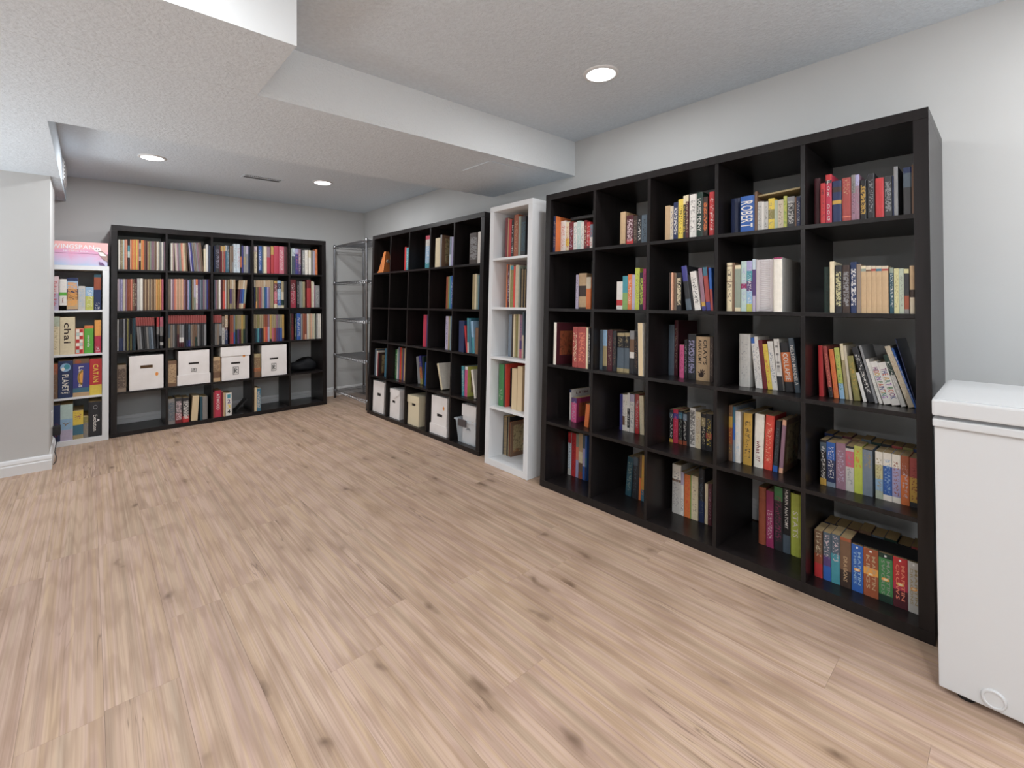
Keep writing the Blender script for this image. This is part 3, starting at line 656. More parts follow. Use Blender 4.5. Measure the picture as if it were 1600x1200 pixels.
 ('p','|dull red|',15197,138,130,240,0,211,-108,'dullred:.5|dullred:.3|charcoal',{'ink':'salmon'}),
 ('p','|orange|',15374,157,130,170,0,199,-94,'orange',{'ink':'vermilion'}),
 ('p','|yellow green and sky blue|',15571,165,130,170,0,207,-98,'yellowgreen:.7|skyblue',{'ink':'green'}),
 ('p','thin|khaki and cream|',15764,107,130,170,0,226,-88,'cream:.3|khaki'),
 ('p','thin|beige|',15894,91,130,170,0,219,-97,'beige'),
 ('p','leaning|olive|',16050,198,130,170,0,178,-132,'olive',{'ink':'gold'}),
 ('p','leaning|white|',16347,107,130,170,0,115,-211,'white'),
 ('p','leaning|charcoal|',16509,202,130,200,0,219,-253,'charcoal',{'ink':'white'}),
 ('p','leaning|silver|',16721,81,130,220,0,227,-229,'silver'),
 ('p','leaning|white|',16847,99,130,170,0,174,-250,'white',{'ink':'palegreen'}),
 ('p','leaning|white|multicoloured capitals',16989,232,130,170,0,165,-271,'white',{'tl':'HIDDEN PAINTING','tc':'multi','tf':0.7}),
 ('p','leaning|white|black and coloured capitals',17233,249,130,170,0,164,-270,'white',{'tl':'THE ART BOOK','tc':'multi','tf':0.66}),
 ('p','leaning|light grey and dark green|',17505,142,130,170,0,197,-275,'darkgreen:.4|lightgrey',{'ink':'white'}),
 ('p','leaning|beige|',17717,170,130,170,0,234,-304,'beige',{'ink':'tan'}),
 ('p','leaning|blue|',17899,56,130,200,0,228,-301,'blue',{'ink':'white'}),
 ('p','leaning|navy|',17962,26,130,240,0,262,-242,'navy'),
]),
('D',3,0,[
 ('p','|white|',1047,131,150,240,0,192,0,'navy:.1|white',{'cv':'white','ct':'LATIN'}),
 ('p','|pink|',1456,399,120,190,0,150,0,'purple:.2|pink',{'cv':'magenta','ink':'lilac','pic':1}),
 ('p','|orange|',2800,307,80,160,0,137,88,'orange'),
]),
('D',3,1,[
 ('p','|indigo|',4503,187,200,140,0,209,0,'indigo',{'ink':'slate'}),
 ('p','|white and brown|',4698,155,200,140,0,209,0,'white:.6|brown:.25|white',{'ink':'brown'}),
 ('p','|ivory|',4860,153,200,140,0,211,0,'ivory',{'ink':'grey'}),
 ('p','|white and charcoal|',5020,160,200,140,0,223,0,'white:.4|charcoal:.5|white',{'ink':'white'}),
 ('p','|white|',5195,285,200,140,0,219,0,'lilac:.2|white',{'ink':'bluegrey'}),
 ('p','|red and dull red|',5547,250,200,140,0,224,0,'dullred:.3|red',{'ink':'palepink'}),
 ('p','|cream|',5872,267,200,200,0,219,-33,'cream',{'ink':'beige'}),
]),
('D',3,2,[
 ('p','|black|',7691,209,199,120,0,173,0,'charcoal:.1|slate:.15|black:.65|gold',{'ink':'white'}),
 ('p','|crimson|',7912,270,199,120,0,178,0,'crimson:.12|indigo:.15|crimson',{'ink':'pink'}),
 ('p','|black|',8201,228,199,120,0,175,0,'charcoal:.05|tealblue:.18|black:.65|rust',{'ink':'greygreen'}),
 ('p','|black|',8467,212,199,120,0,171,0,'charcoal:.05|bluegrey:.2|black:.62|rust',{'ink':'white'}),
 ('p','thin|charcoal|',8690,117,199,120,0,177,0,'charcoal'),
 ('h','|white|grey print',8824,310,199,120,0,201,0,'white',{'st':'h','ink':'darkgrey','iw':1.0,'ik':(0.06,0.94)}),
 ('p','|cream and beige|',9153,274,199,120,0,186,0,'cream:.2|beige:.4|cream',{'ink':'tan'}),
 ('p','|charcoal and khaki|',9456,222,199,120,0,180,0,'charcoal:.1|khaki:.25|charcoal',{'ink':'cream'}),
 ('p','|charcoal and dark grey|',9696,311,199,120,0,185,0,'charcoal:.12|darkgrey:.4|dullred:.15|charcoal',{'ink':'yellow'}),
]),
('D',3,3,[
 ('p','|brown and rust|',11145,176,125,290,0,261,0,'brown:.2|gold:.2|rust:.3|brown',{'cv':'darkbrown','ink':'gold'}),
 ('p','thin|blue grey and teal blue|',11335,105,125,260,0,257,0,'tealblue:.3|blue:.3|bluegrey'),
 ('p','|white|',11454,221,125,160,0,238,0,'white',{'ink':'paleblue'}),
 ('p','|gold|',11808,377,125,270,0,237,8,'gold',{'cv':'black','ink':'charcoal','iw':0.6}),
 ('h','|ivory|',12257,398,125,160,0,242,25,'ivory',{'cv':'tan','tl':'what if?','tc':'darkred','tf':0.42,'tp':0.5,'tL':0.38,'st':'h'}),
 ('h','|vermilion|',12674,349,125,160,0,243,45,'vermilion',{'cv':'red','ink':'peach','iw':0.5,'st':'h'}),
 ('p','|charcoal|',13073,180,125,200,0,227,64,'charcoal:.88|blue',{'ink':'slate'}),
 ('h','|mauve|gilt picture cover',13308,159,125,200,0,235,67,'peach:.1|mauve:.8|peach',{'cv':'brown','pic':2,'st':'h'}),
]),
('D',3,4,[
 ('p','|black|',14906,220,113,108,0,182,0,'black:.05|slate:.2|black:.6|gold',{'ink':'white'}),
 ('p','|navy and blue|',15137,304,113,108,0,178,0,'blue:.4|navy:.5|bluegrey',{'ink':'white','ik':(0.2,0.9)}),
 ('p','|mauve|',15462,322,113,108,0,183,0,'mauve',{'ink':'lilac'}),
 ('p','|light grey and rose|',15788,269,113,108,0,177,0,'charcoal:.05|lightgrey:.06|rose:.35|lightgrey',{'ink':'silver'}),
 ('p','|lime|',16068,263,113,108,0,184,0,'yellowgreen:.12|lime',{'ink':'orange','ik':(0.55,0.95)}),
 ('p','|blue grey|',16336,310,113,108,0,179,0,'charcoal:.02|bluegrey',{'ink':'khaki','ik':(0.6,0.95)}),
 ('p','|pale yellow and ivory|',16734,227,113,108,0,178,0,'ivory:.28|paleyellow:.3|skyblue:.25|palegreen',{'ink':'khaki'}),
 ('p','|blue and ivory|',16970,263,113,108,0,179,0,'ivory:.28|blue:.6|ivory',{'ink':'skyblue'}),
 ('p','|lavender and ivory|',17242,244,113,108,0,179,0,'ivory:.28|lavender:.6|ivory',{'ink':'brick'}),
 ('p','|orange and brick|',17494,243,113,108,0,180,0,'brick:.4|orange',{'ink':'palepink'}),
 ('p','|gold and dull red|',17750,263,113,108,0,178,0,'dullred:.4|gold:.5|charcoal',{'ink':'darkred'}),
 ('p','|yellowed|behind',14781,311,233,105,0,189,0,'navy',{'old':1}),
 ('p','|yellowed|behind',15107,311,233,105,0,185,0,'darkgrey',{'old':1}),
 ('p','|yellowed|behind',15434,311,233,105,0,190,0,'maroon',{'old':1}),
 ('p','|yellowed|behind',15760,311,233,105,0,185,0,'brown',{'old':1}),
 ('p','|yellowed|behind',16087,311,233,105,0,191,0,'slate',{'old':1}),
 ('p','|yellowed|behind',16413,311,233,105,0,186,0,'darkgreen',{'old':1}),
 ('p','|yellowed|behind',16739,311,233,105,0,186,0,'charcoal',{'old':1}),
 ('p','|yellowed|behind',17066,311,233,105,0,186,0,'dullred',{'old':1}),
 ('p','|yellowed|behind',17392,311,233,105,0,186,0,'olive',{'old':1}),
 ('p','|yellowed|behind',17719,311,233,105,0,187,0,'darkblue',{'old':1}),
]),
('D',4,0,[
 ('p','tall|pale blue and red|',562,276,200,220,0,274,0,'red:.25|paleblue:.6|lightgrey',{'ink':'darkblue'}),
 ('p','tall|red|',876,346,200,220,0,274,0,'red',{'ink':'darkred'}),
 ('p','tall|lavender and grey green|',1231,212,200,220,0,276,0,'greygreen:.3|salmon:.3|lavender'),
 ('p','tall|tan and cream|',1452,309,200,220,0,282,0,'tan:.4|cream:.25|brown:.2|rust'),
 ('p','tall|lavender and blue|',1779,180,200,220,0,280,0,'slate:.3|lavender:.4|blue'),
 ('p','tall|blue and navy|',1968,134,200,220,0,280,0,'blue:.5|tealblue:.2|navy'),
]),
('D',4,1,[
 ('p','|dark teal|',4956,371,200,180,0,226,67,'darkteal',{'ink':'greygreen'}),
 ('p','|charcoal|',5417,289,200,180,0,234,28,'slate:.2|charcoal',{'ink':'slate'}),
 ('p','thin|charcoal|',5724,103,200,180,0,232,22,'charcoal'),
 ('p','|brown and orange|',5841,138,200,180,0,248,20,'brown:.5|orange'),
 ('p','|gold and teal blue|',5986,209,200,180,0,255,19,'gold:.75|tealblue',{'ink':'orange'}),
]),
('D',4,2,[
 ('h','thick|light grey and ivory|',7866,497,200,220,0,255,0,'ivory:.3|brown:.05|lightgrey',{'st':'h','ink':'silver'}),
 ('p','|white and lilac|',8371,168,200,160,0,226,0,'lilac:.3|white',{'ink':'black','ik':(0.1,0.4)}),
 ('p','|orange|',8570,331,200,160,0,219,0,'orange',{'ink':'vermilion'}),
 ('p','thin|lime green|',8907,30,200,160,0,222,0,'limegreen'),
 ('p','|cream|',8950,359,200,160,0,222,0,'cream',{'ink':'taupe','iw':0.3}),
 ('h','|charcoal and dark blue|',9337,287,200,160,0,268,0,'charcoal:.6|darkblue',{'ink':'slate','st':'h'}),
 ('p','|cream|',9667,155,200,160,0,202,0,'cream'),
 ('p','|maroon|',9834,182,200,160,0,207,0,'maroon',{'ink':'mauve'}),
]),
('D',4,3,[
 ('h','|rust|',12218,303,200,220,0,261,0,'brick:.2|rust',{'st':'h'}),
 ('p','|magenta|',12554,302,200,220,0,253,0,'magenta',{'ink':'palepink','ik':(0.15,0.65)}),
 ('p','tall|charcoal|',12887,345,200,220,0,282,0,'green:.22|charcoal',{'ink':'magenta','iw':0.6}),
 ('p','tall|black and slate|',13251,294,200,220,0,284,0,'black:.72|slate',{'tl':'HUMAN ANATOMY','tc':'white','tf':0.42,'tL':0.6,'tp':0.98}),
 ('h','tall|lime|',13557,388,200,220,0,271,0,'lime',{'tl':'STATS','tc':'ivory','tf':0.5,'tL':0.42,'tp':0.72,'st':'h'}),
]),
('D',4,4,[
 ('p','|brown and red|',14758,282,90,108,0,186,0,'brown:.5|rust:.2|red',{'ink':'cream','ik':(0.45,0.95)}),
 ('p','|slate and blue|',15066,260,90,108,0,188,0,'slate:.5|purple:.2|blue',{'ink':'palepink','ik':(0.45,0.95)}),
 ('p','|teal and slate|',15342,285,90,108,0,191,0,'slate:.4|teal',{'ink':'palepink','ik':(0.45,0.95)}),
 ('p','|brown and dark brown|',15637,357,90,108,0,189,0,'brick:.06|brown:.6|darkbrown',{'tl':'DRAGONS','tc':'tan','tf':0.34,'tL':0.5,'tp':0.62}),
 ('p','|blue|',16013,355,90,108,0,177,0,'blue',{'tl':'MARTIN|THRONES','tc':'skyblue','tf':0.3,'tL':0.7,'tp':0.86,'got':1}),
 ('p','|brick|',16387,450,90,108,0,178,0,'brick:.4|amber:.15|brick',{'tl':'MARTIN|KINGS','tc':'tan','tf':0.3,'tL':0.7,'tp':0.86,'got':1}),
 ('p','|green and dark green|',16851,411,90,108,0,178,0,'darkgreen:.1|green:.75|darkgreen',{'tl':'MARTIN|SWORDS','tc':'greygreen','tf':0.3,'tL':0.7,'tp':0.86,'got':1}),
 ('p','|red and maroon|',17275,409,90,108,0,179,0,'red:.5|crimson:.15|maroon',{'tl':'MARTIN|CROWS','tc':'salmon','tf':0.3,'tL':0.7,'tp':0.86,'got':1}),
 ('p','|light grey|',17697,325,90,108,0,179,0,'lightgrey',{'tl':'MARTIN|DRAGONS','tc':'khaki','tf':0.3,'tL':0.7,'tp':0.86,'got':1}),
 ('p','|yellowed|behind',14781,393,220,105,0,182,0,'navy',{'old':1}),
 ('p','|yellowed|behind',15189,393,220,105,0,183,0,'darkgrey',{'old':1}),
 ('p','|yellowed|behind',15597,393,220,105,0,184,0,'maroon',{'old':1}),
 ('p','|yellowed|behind',16005,393,220,105,0,192,0,'brown',{'old':1}),
 ('p','|yellowed|behind',16413,393,220,105,0,187,0,'slate',{'old':1}),
 ('p','|yellowed|behind',16821,393,220,105,0,189,0,'darkgreen',{'old':1}),
 ('p','|yellowed|behind',17229,393,220,105,0,182,0,'charcoal',{'old':1}),
 ('p','|yellowed|behind',17637,393,220,105,0,187,0,'dullred',{'old':1}),
]),
('B',0,1,[
 ('p','|red|',5830,289,50,200,0,233,0,'red'),
 ('p','|teal|',6146,428,50,200,0,223,0,'teal',{'ink':'white'}),
]),
('B',0,2,[
 ('h','thick|sky blue|',9774,797,30,220,0,298,0,'crimson:.12|lightgrey:.2|skyblue:.5|teal',{'ink':'white','st':'h'}),
]),
('B',0,3,[
 ('p','thick|cream|',11661,708,15,250,0,255,0,'cream'),
 ('p','tall|silver|picture cover',12476,231,10,260,0,276,0,'silver',{'cv':'brown','pic':2}),
 ('p','|blue grey and pale blue|',13717,257,20,240,0,248,0,'bluegrey:.6|paleblue'),
 ('p','|lavender|',13993,254,20,240,0,245,0,'lavender'),
]),
('B',0,4,[
 ('h','thick|dark brown|',16414,1026,20,200,0,247,0,'darkbrown',{'st':'h','ink':'silver','iw':1.1}),
 ('p','|white|',17504,395,20,260,0,248,0,'white'),
]),
('B',1,3,[
 ('p','tall|rust|',13250,243,30,240,0,271,0,'rust'),
 ('p','tall|olive|',13511,203,30,240,0,272,0,'olive'),
 ('p','tall|teal|',13732,165,30,240,0,274,0,'teal'),
 ('p','tall|blue|',13915,309,30,240,0,276,0,'blue',{'ink':'paleblue'}),
]),
('B',1,4,[
 ('p','tall|khaki|',16834,292,30,240,0,277,0,'khaki'),
 ('p','tall|cream|',17142,193,30,240,0,278,0,'cream'),
 ('p','tall|grey green|',17352,207,30,240,0,272,0,'greygreen'),
 ('p','|teal blue|',17576,174,30,240,0,266,0,'tealblue'),
]),
('B',2,2,[
 ('p','thick|crimson|',9668,528,40,220,0,285,0,'crimson'),
 ('p','tall|purple|',10216,208,40,240,0,285,0,'purple'),
]),
('B',2,3,[
 ('p','tall|lilac|',13169,373,40,240,0,281,0,'lilac',{'ink':'indigo'}),
 ('p','tall|khaki|',13561,166,40,240,0,280,0,'khaki'),
 ('p','tall|grey green|',13745,147,40,240,0,280,0,'greygreen'),
 ('p','tall|sky blue|',13910,218,40,240,0,283,0,'skyblue'),
]),
('B',2,4,[
 ('p','thick|navy|',15474,657,11,200,0,250,-12,'navy'),
 ('p','leaning|red|',16487,149,11,240,0,214,-178,'red'),
 ('p','tall|teal and white|',16642,162,11,240,0,273,-59,'teal:.7|white'),
 ('p','|teal blue|',16874,292,11,240,0,268,-84,'tealblue'),
 ('p','leaning|sky blue and teal|',17270,273,11,240,0,250,-124,'skyblue:.5|teal'),
 ('p','|brown|',17583,346,11,240,0,202,0,'brown'),
]),
('B',3,0,[
 ('p','tall|slate|',946,339,20,220,0,274,0,'slate'),
 ('p','|white|',1319,196,20,220,0,256,0,'white'),
 ('p','|dark red|',1577,195,20,260,0,239,0,'darkred',{'cv':'darkbrown','pic':2}),
 ('p','tall|teal blue|',2296,377,60,200,0,286,0,'tealblue'),
]),
('B',3,1,[
 ('p','tall|green|',3997,344,85,240,0,287,0,'green',{'ink':'white'}),
 ('p','tall|white|',4364,177,85,240,0,296,0,'white'),
 ('p','tall|blue grey|',4559,275,85,240,0,317,0,'bluegrey'),
 ('p','tall|vermilion|',4886,322,85,240,0,313,0,'vermilion'),
 ('p','tall|olive|',5232,172,85,240,0,311,0,'olive'),
 ('p','tall|purple|',5429,244,85,240,0,310,0,'purple'),
 ('p','tall|tan|',5697,289,85,240,0,310,0,'tan'),
]),
('B',3,2,[
 ('p','leaning|silver|',8233,420,91,240,0,251,-185,'silver'),
 ('p','leaning|indigo and brick|',8664,414,91,240,0,261,-178,'indigo:.4|brick:.4|olive',{'ink':'gold'}),
 ('p','|dark green|',9088,218,91,240,0,259,-102,'darkgreen'),
 ('p','|blue|',9337,195,91,240,0,211,0,'blue'),
]),
('B',3,3,[
 ('h','leaning|cream|pale cover',12281,269,69,270,0,231,-333,'cream',{'cv':'ivory','st':'h'}),
]),
('B',3,4,[
 ('p','|teal|',15356,319,63,220,0,238,-62,'teal',{'ink':'white'}),
 ('p','|pink|',15687,370,63,250,0,238,0,'white:.1|pink',{'cv':'yellowgreen','pic':2}),
 ('p','leaning|ivory|',16974,224,63,220,0,225,-232,'ivory'),
]),
('C',0,0,[
 ('p','tall|dark red|',1032,290,60,250,0,295,0,'darkred'),
 ('p','thin|tan|',1330,70,60,250,0,290,0,'tan'),
 ('p','tall|red|',1410,299,60,250,0,276,0,'red'),
 ('p','|black|',1724,247,60,250,0,270,0,'black',{'ink':'white'}),
 ('p','thick|brick|',1979,453,60,250,0,304,0,'brick',{'ink':'tan'}),
 ('p','tall|grey green|',2454,246,60,250,0,287,0,'greygreen'),
 ('p','thick|charcoal|',2721,470,60,250,0,282,0,'charcoal',{'ink':'darkteal','iw':1.1}),
]),
('C',1,0,[
 ('p','thin|orange|',1395,112,50,250,0,308,0,'orange'),
 ('p','tall|maroon|',1515,229,50,250,0,302,0,'maroon',{'ink':'lilac'}),
 ('p','thin|cream|',1751,69,50,250,0,302,0,'cream'),
 ('p','tall|olive|',1827,314,50,250,0,296,0,'teal:.1|olive',{'ink':'khaki'}),
 ('p','tall|vermilion|',2155,182,50,250,0,290,0,'vermilion'),
 ('p','tall|beige|',2356,319,50,250,0,297,0,'beige'),
 ('p','tall|grey green|',2690,145,50,250,0,291,0,'greygreen'),
 ('s','|charcoal|wire coil',2851,273,50,250,0,268,0,'charcoal',{'st':'s'}),
 ('s','|black|wire coil',3138,238,50,250,0,266,0,'black',{'st':'s'}),
]),
('C',2,0,[
 ('p','tall|blue grey|',1166,336,100,240,0,302,0,'bluegrey'),
 ('p','tall|dark brown|',1509,173,100,240,0,305,0,'darkbrown'),
 ('p','tall|cream|',1688,158,100,240,0,305,0,'cream'),
 ('p','tall|khaki|',1853,129,100,240,0,305,0,'khaki'),
 ('p','tall|olive|',1989,196,100,240,0,306,0,'olive'),
 ('p','tall|beige|',2191,168,100,240,0,306,0,'beige'),
 ('p','tall|mauve|',2366,252,100,240,0,304,0,'mauve:.6|purple:.2|rose',{'ink':'indigo'}),
 ('p','tall|slate and beige|',2622,171,100,240,0,321,0,'slate:.5|beige'),
]),
('C',3,0,[
 ('h','thick|green|',657,570,59,220,0,298,0,'green',{'st':'h','ink':'palegreen','ik':(0.15,0.45)}),
 ('p','tall|dark brown|',1241,168,59,220,0,300,0,'darkbrown'),
 ('p','thin|vermilion and dull red|',1422,44,59,220,0,304,0,'vermilion:.6|dullred'),
 ('p','thin|charcoal|',1470,100,100,220,0,273,0,'charcoal',{'ink':'black'}),
 ('p','thick|tan|fore edge outwards',2229,544,50,220,0,283,0,'tan',{'pg':1}),
 ('p','thick|peach|fore edge outwards',2796,492,50,220,0,304,0,'peach',{'cv':'tan','pg':1}),
]),
('C',4,0,[
 ('s','thick|charcoal|wire coil',433,452,128,220,0,280,0,'charcoal',{'st':'s'}),
 ('s','tall|black|wire coil',913,226,128,220,0,283,0,'black',{'st':'s'}),
 ('s','|brick|brown picture cover',1159,140,128,220,0,248,0,'brick',{'cv':'brown','st':'s','pic':2}),
]),
('A',0,0,[
 ('c','thin|ivory|',486,113,30,180,0,263,0,'ivory'),
 ('c','thin|taupe|',604,96,30,180,0,263,0,'taupe',{'ink':'cream'}),
 ('c','thin|khaki|',704,96,30,180,0,264,0,'khaki',{'ink':'cream'}),
 ('c','thin|pastel|',804,95,30,180,0,265,0,'pastel'),
 ('c','thin|peach|',903,50,30,180,0,266,0,'peach'),
 ('c','thin|salmon|',957,49,30,180,0,267,0,'salmon'),
 ('c','thin|peach|',1010,49,30,180,0,267,0,'peach'),
 ('c','thin|salmon|',1063,51,30,180,0,268,0,'salmon'),
 ('c','|charcoal|',1124,159,30,180,0,270,0,'black:.2|teal:.2|paleteal:.2|charcoal'),
 ('c','thin|peach|',1288,102,30,180,0,271,0,'peach'),
 ('c','thin|orange|',1394,100,30,180,0,271,0,'orange'),
 ('c','thin|amber|',1498,101,30,180,0,272,0,'amber'),
 ('c','thin|orange|',1603,101,30,180,0,273,0,'orange'),
 ('c','thin|yellow|',1708,101,30,180,0,274,0,'yellow'),
 ('c','thin|salmon|',1813,104,30,180,0,275,0,'salmon'),
 ('c','tall|charcoal and light grey|',1928,121,30,180,0,272,0,'charcoal:.1|lightgrey:.2|grey:.25|lightgrey:.15|charcoal'),
 ('c','thin|amber|',2054,110,30,180,0,272,0,'amber'),
 ('c','thin|orange|',2168,111,30,180,0,273,0,'orange'),
 ('c','thin|brown|',2284,111,30,180,0,270,0,'brown'),
 ('c','thin|maroon|',2399,112,30,180,0,271,0,'maroon'),
 ('c','thin|tan|',2519,92,30,180,0,265,0,'tan'),
 ('c','thin|olive|',2615,90,30,180,0,266,0,'olive'),
 ('c','thin|grey green|',2709,90,30,180,0,267,0,'greygreen'),
 ('c','thin|mauve|',2803,91,30,180,0,267,0,'mauve'),
 ('c','thin|mauve|',2898,91,30,180,0,268,0,'mauve'),
 ('c','thin|taupe|',2993,91,30,180,0,269,0,'taupe'),
 ('c','thin|brown|',3088,93,30,180,0,270,0,'brown'),
 ('c','thin|ivory|',3185,89,30,180,0,267,0,'ivory'),
 ('c','thin|beige|',3278,90,30,180,0,268,0,'beige'),
 ('c','thin|grey|',3374,87,30,180,0,265,0,'grey'),
 ('c','thin|silver|',3465,86,30,180,0,266,0,'silver'),
 ('c','thin|ivory|',3555,86,30,180,0,266,0,'ivory'),
 ('c','thin|silver|',3644,86,30,180,0,267,0,'silver'),
 ('c','thin|mauve|',3734,77,30,180,0,268,0,'mauve'),
]),
('A',0,1,[
 ('c','thin|ivory|',4240,88,30,180,0,261,0,'ivory'),
 ('c','thin|beige|',4331,86,30,180,0,262,0,'beige'),
 ('c','thin|mauve|',4421,88,30,180,0,262,0,'mauve'),
 ('c','thin|beige|',4610,91,30,180,0,262,-37,'beige'),
 ('c','thin|pale pink|',4705,90,30,180,0,263,-37,'palepink'),
 ('c','thin|mauve|',4799,90,30,180,0,264,-37,'mauve'),
 ('c','thin|silver|',4893,90,30,180,0,265,-37,'silver'),
 ('c','thin|grey green|',4987,91,30,180,0,266,-37,'greygreen'),
 ('c','thin|salmon|',5082,91,30,180,0,266,-37,'salmon'),
 ('c','thin|peach|',5177,91,30,180,0,267,-37,'peach'),
 ('c','thin|cream|',5272,91,30,180,0,268,-37,'cream'),
 ('c','thin|khaki|',5368,92,30,180,0,269,-37,'khaki'),
 ('c','thin|brown|',5463,94,30,180,0,269,-37,'brown'),
 ('c','tall|dark brown|',5670,124,30,180,0,273,-78,'darkbrown'),
 ('c','tall|lavender|',5798,123,30,180,0,275,-78,'lavender'),
 ('c','tall|indigo|',5925,123,30,180,0,276,-78,'indigo'),
 ('c','tall|grey|',6053,124,30,180,0,277,-78,'grey'),
 ('c','tall|taupe|',6181,124,30,180,0,278,-78,'taupe'),
 ('c','tall|silver|',6309,125,30,180,0,279,-78,'silver'),
 ('c','tall|mauve|',6438,125,30,180,0,280,-78,'mauve'),
 ('c','tall|taupe|',6568,126,30,180,0,281,-78,'taupe'),
 ('c','tall|brown|',6698,128,30,180,0,282,-78,'brown'),
 ('c','|cream|',6843,178,30,180,0,226,0,'cream'),
 ('c','|white|',7027,197,30,180,0,270,0,'white'),
 ('c','thin|navy|',7228,77,30,180,0,262,0,'navy'),
 ('c','thin|blue grey|',7309,66,30,180,0,259,0,'bluegrey'),
]),
('A',0,2,[
 ('c','thin|dark blue|',7688,94,30,180,0,262,0,'darkblue'),
 ('c','|charcoal|',7786,159,30,180,0,267,0,'charcoal',{'ink':'lavender'}),
 ('c','tall|charcoal|',7952,184,30,180,0,271,0,'charcoal',{'ink':'lilac'}),
 ('c','thin|maroon|',8142,109,30,180,0,266,0,'maroon'),
 ('c','|dark red|',8258,144,30,180,0,263,0,'gold:.2|darkred'),
 ('c','thin|cream|',8409,72,30,180,0,264,0,'cream'),
 ('c','|dull red|',8485,179,30,180,0,264,0,'gold:.2|dullred'),
 ('c','thin|teal blue|',8671,118,30,180,0,270,0,'lightgrey:.2|tealblue'),
 ('c','tall|teal blue and slate|',8796,181,30,180,0,271,0,'slate:.25|tealblue',{'ink':'white'}),
 ('c','|taupe|',9036,186,30,180,0,268,0,'taupe'),
 ('c','|brown and grey|',9229,134,30,180,0,270,0,'brown:.6|grey'),
 ('c','tall|pale blue|',9370,284,30,180,0,291,0,'paleblue',{'ink':'grey'}),
 ('c','tall|pale blue|',9658,289,30,180,0,292,0,'paleblue',{'ink':'crimson'}),
 ('c','thin|charcoal and orange|',9983,108,30,180,0,279,0,'charcoal:.4|orange:.4|charcoal'),
 ('c','tall|indigo|',10095,148,30,180,0,280,0,'indigo'),
 ('c','tall|silver and khaki|',10265,218,30,180,0,277,0,'silver:.4|khaki:.3|silver'),
 ('c','tall|silver and lilac|',10487,216,30,180,0,279,0,'lilac:.3|silver'),
 ('c','tall|dark blue|',10721,129,30,180,0,276,0,'darkblue'),
 ('c','thin|dark grey|',10853,86,30,180,0,277,0,'darkgrey'),
]),
('A',0,3,[
 ('c','tall|cream|',11227,292,30,180,0,280,0,'palepink:.2|cream',{'ink':'brown'}),
 ('c','thin|charcoal|',11557,90,30,180,0,286,0,'charcoal'),
 ('c','tall|blue|',11651,303,30,180,0,285,0,'blue:.9|navy',{'ink':'white'}),
 ('c','tall|slate|',11957,152,30,180,0,281,0,'slate'),
 ('c','tall|cream|',12125,315,30,180,0,287,0,'cream'),
 ('c','tall|crimson and mauve|',12455,325,30,180,0,285,0,'mauve:.4|crimson'),
 ('c','tall|red and gold|',12842,274,30,180,0,292,0,'gold:.3|red'),
 ('c','thick|crimson|',13124,522,30,180,0,299,0,'crimson'),
 ('c','thick|rose|',13662,485,30,180,0,298,0,'rose',{'ink':'white'}),
 ('c','tall|maroon|',14159,284,30,180,0,297,0,'maroon'),
 ('c','thin|dark brown|',14451,52,30,180,0,296,0,'darkbrown'),
]),
('A',0,4,[
 ('c','thin|pale green|',14827,107,30,180,0,283,0,'palegreen'),
 ('c','tall|slate and pale blue|',14942,340,30,180,0,285,0,'paleblue:.3|slate',{'ink':'navy'}),
 ('c','tall|indigo|',15286,339,30,180,0,283,0,'lavender:.2|indigo',{'ink':'rose'}),
 ('c','tall|mauve and purple|',15629,265,30,180,0,280,0,'mauve:.6|purple',{'ink':'white'}),
 ('c','tall|black|',15903,127,30,180,0,277,0,'black'),
 ('c','tall|silver|',16038,268,30,180,0,272,0,'silver',{'ink':'ivory'}),
 ('c','tall|ivory|',16319,318,30,180,0,274,0,'ivory',{'ink':'beige'}),
 ('c','tall|ivory and cream|',16706,277,30,180,0,274,0,'cream:.3|ivory'),
 ('c','tall|grey|',17019,196,30,180,0,274,0,'grey'),
 ('c','tall|lilac|',17228,162,30,180,0,273,0,'lilac'),
 ('c','tall|orange|',17422,256,30,180,0,290,0,'orange',{'ink':'rust'}),
]),
('A',1,0,[
 ('c','thin|pale pink|',439,88,30,180,0,280,0,'palepink'),
 ('c','thin|lilac|',531,88,30,180,0,280,0,'lilac'),
 ('c','tall|lavender|',639,156,30,180,0,280,0,'lavender',{'ink':'indigo'}),
 ('c','tall|beige|',808,170,30,180,0,281,0,'beige'),
 ('c','thin|mauve|',985,116,30,180,0,281,0,'mauve'),
 ('c','thin|rust|',1105,114,30,180,0,281,0,'rust'),
 ('c','thin|brick|',1223,115,30,180,0,282,0,'brick'),
 ('c','thin|salmon|',1342,117,30,180,0,282,0,'salmon'),
 ('c','tall|brown|',1464,151,30,180,0,282,0,'brown',{'ink':'cream'}),
 ('c','tall|maroon|',1619,151,30,180,0,283,0,'maroon',{'ink':'cream'}),
 ('c','tall|light grey|',1778,207,30,180,0,288,0,'lightgrey'),
 ('c','tall|ivory|',1993,203,30,180,0,289,0,'ivory'),
 ('c','thin|brown|',2217,108,30,180,0,284,0,'brown'),
 ('c','thin|tan|',2329,106,30,180,0,284,0,'tan'),
 ('c','thin|brown|',2439,107,30,180,0,284,0,'brown'),
 ('c','thin|tan|',2550,107,30,180,0,285,0,'tan'),
 ('c','thin|taupe|',2661,107,30,180,0,285,0,'taupe'),
 ('c','thin|tan|',2772,108,30,180,0,285,0,'tan'),
 ('c','thin|brown|',2884,110,30,180,0,285,0,'brown'),
 ('c','tall|tan|',3000,133,30,180,0,286,0,'tan'),
 ('c','tall|amber|',3136,131,30,180,0,286,0,'amber'),
 ('c','tall|gold|',3271,132,30,180,0,286,0,'gold'),
 ('c','tall|amber|',3407,134,30,180,0,287,0,'amber'),
 ('c','tall|rose|',3550,147,30,180,0,287,0,'rose'),
]),
('A',1,1,[
 ('c','thin|taupe|',4002,105,30,180,0,288,0,'taupe'),
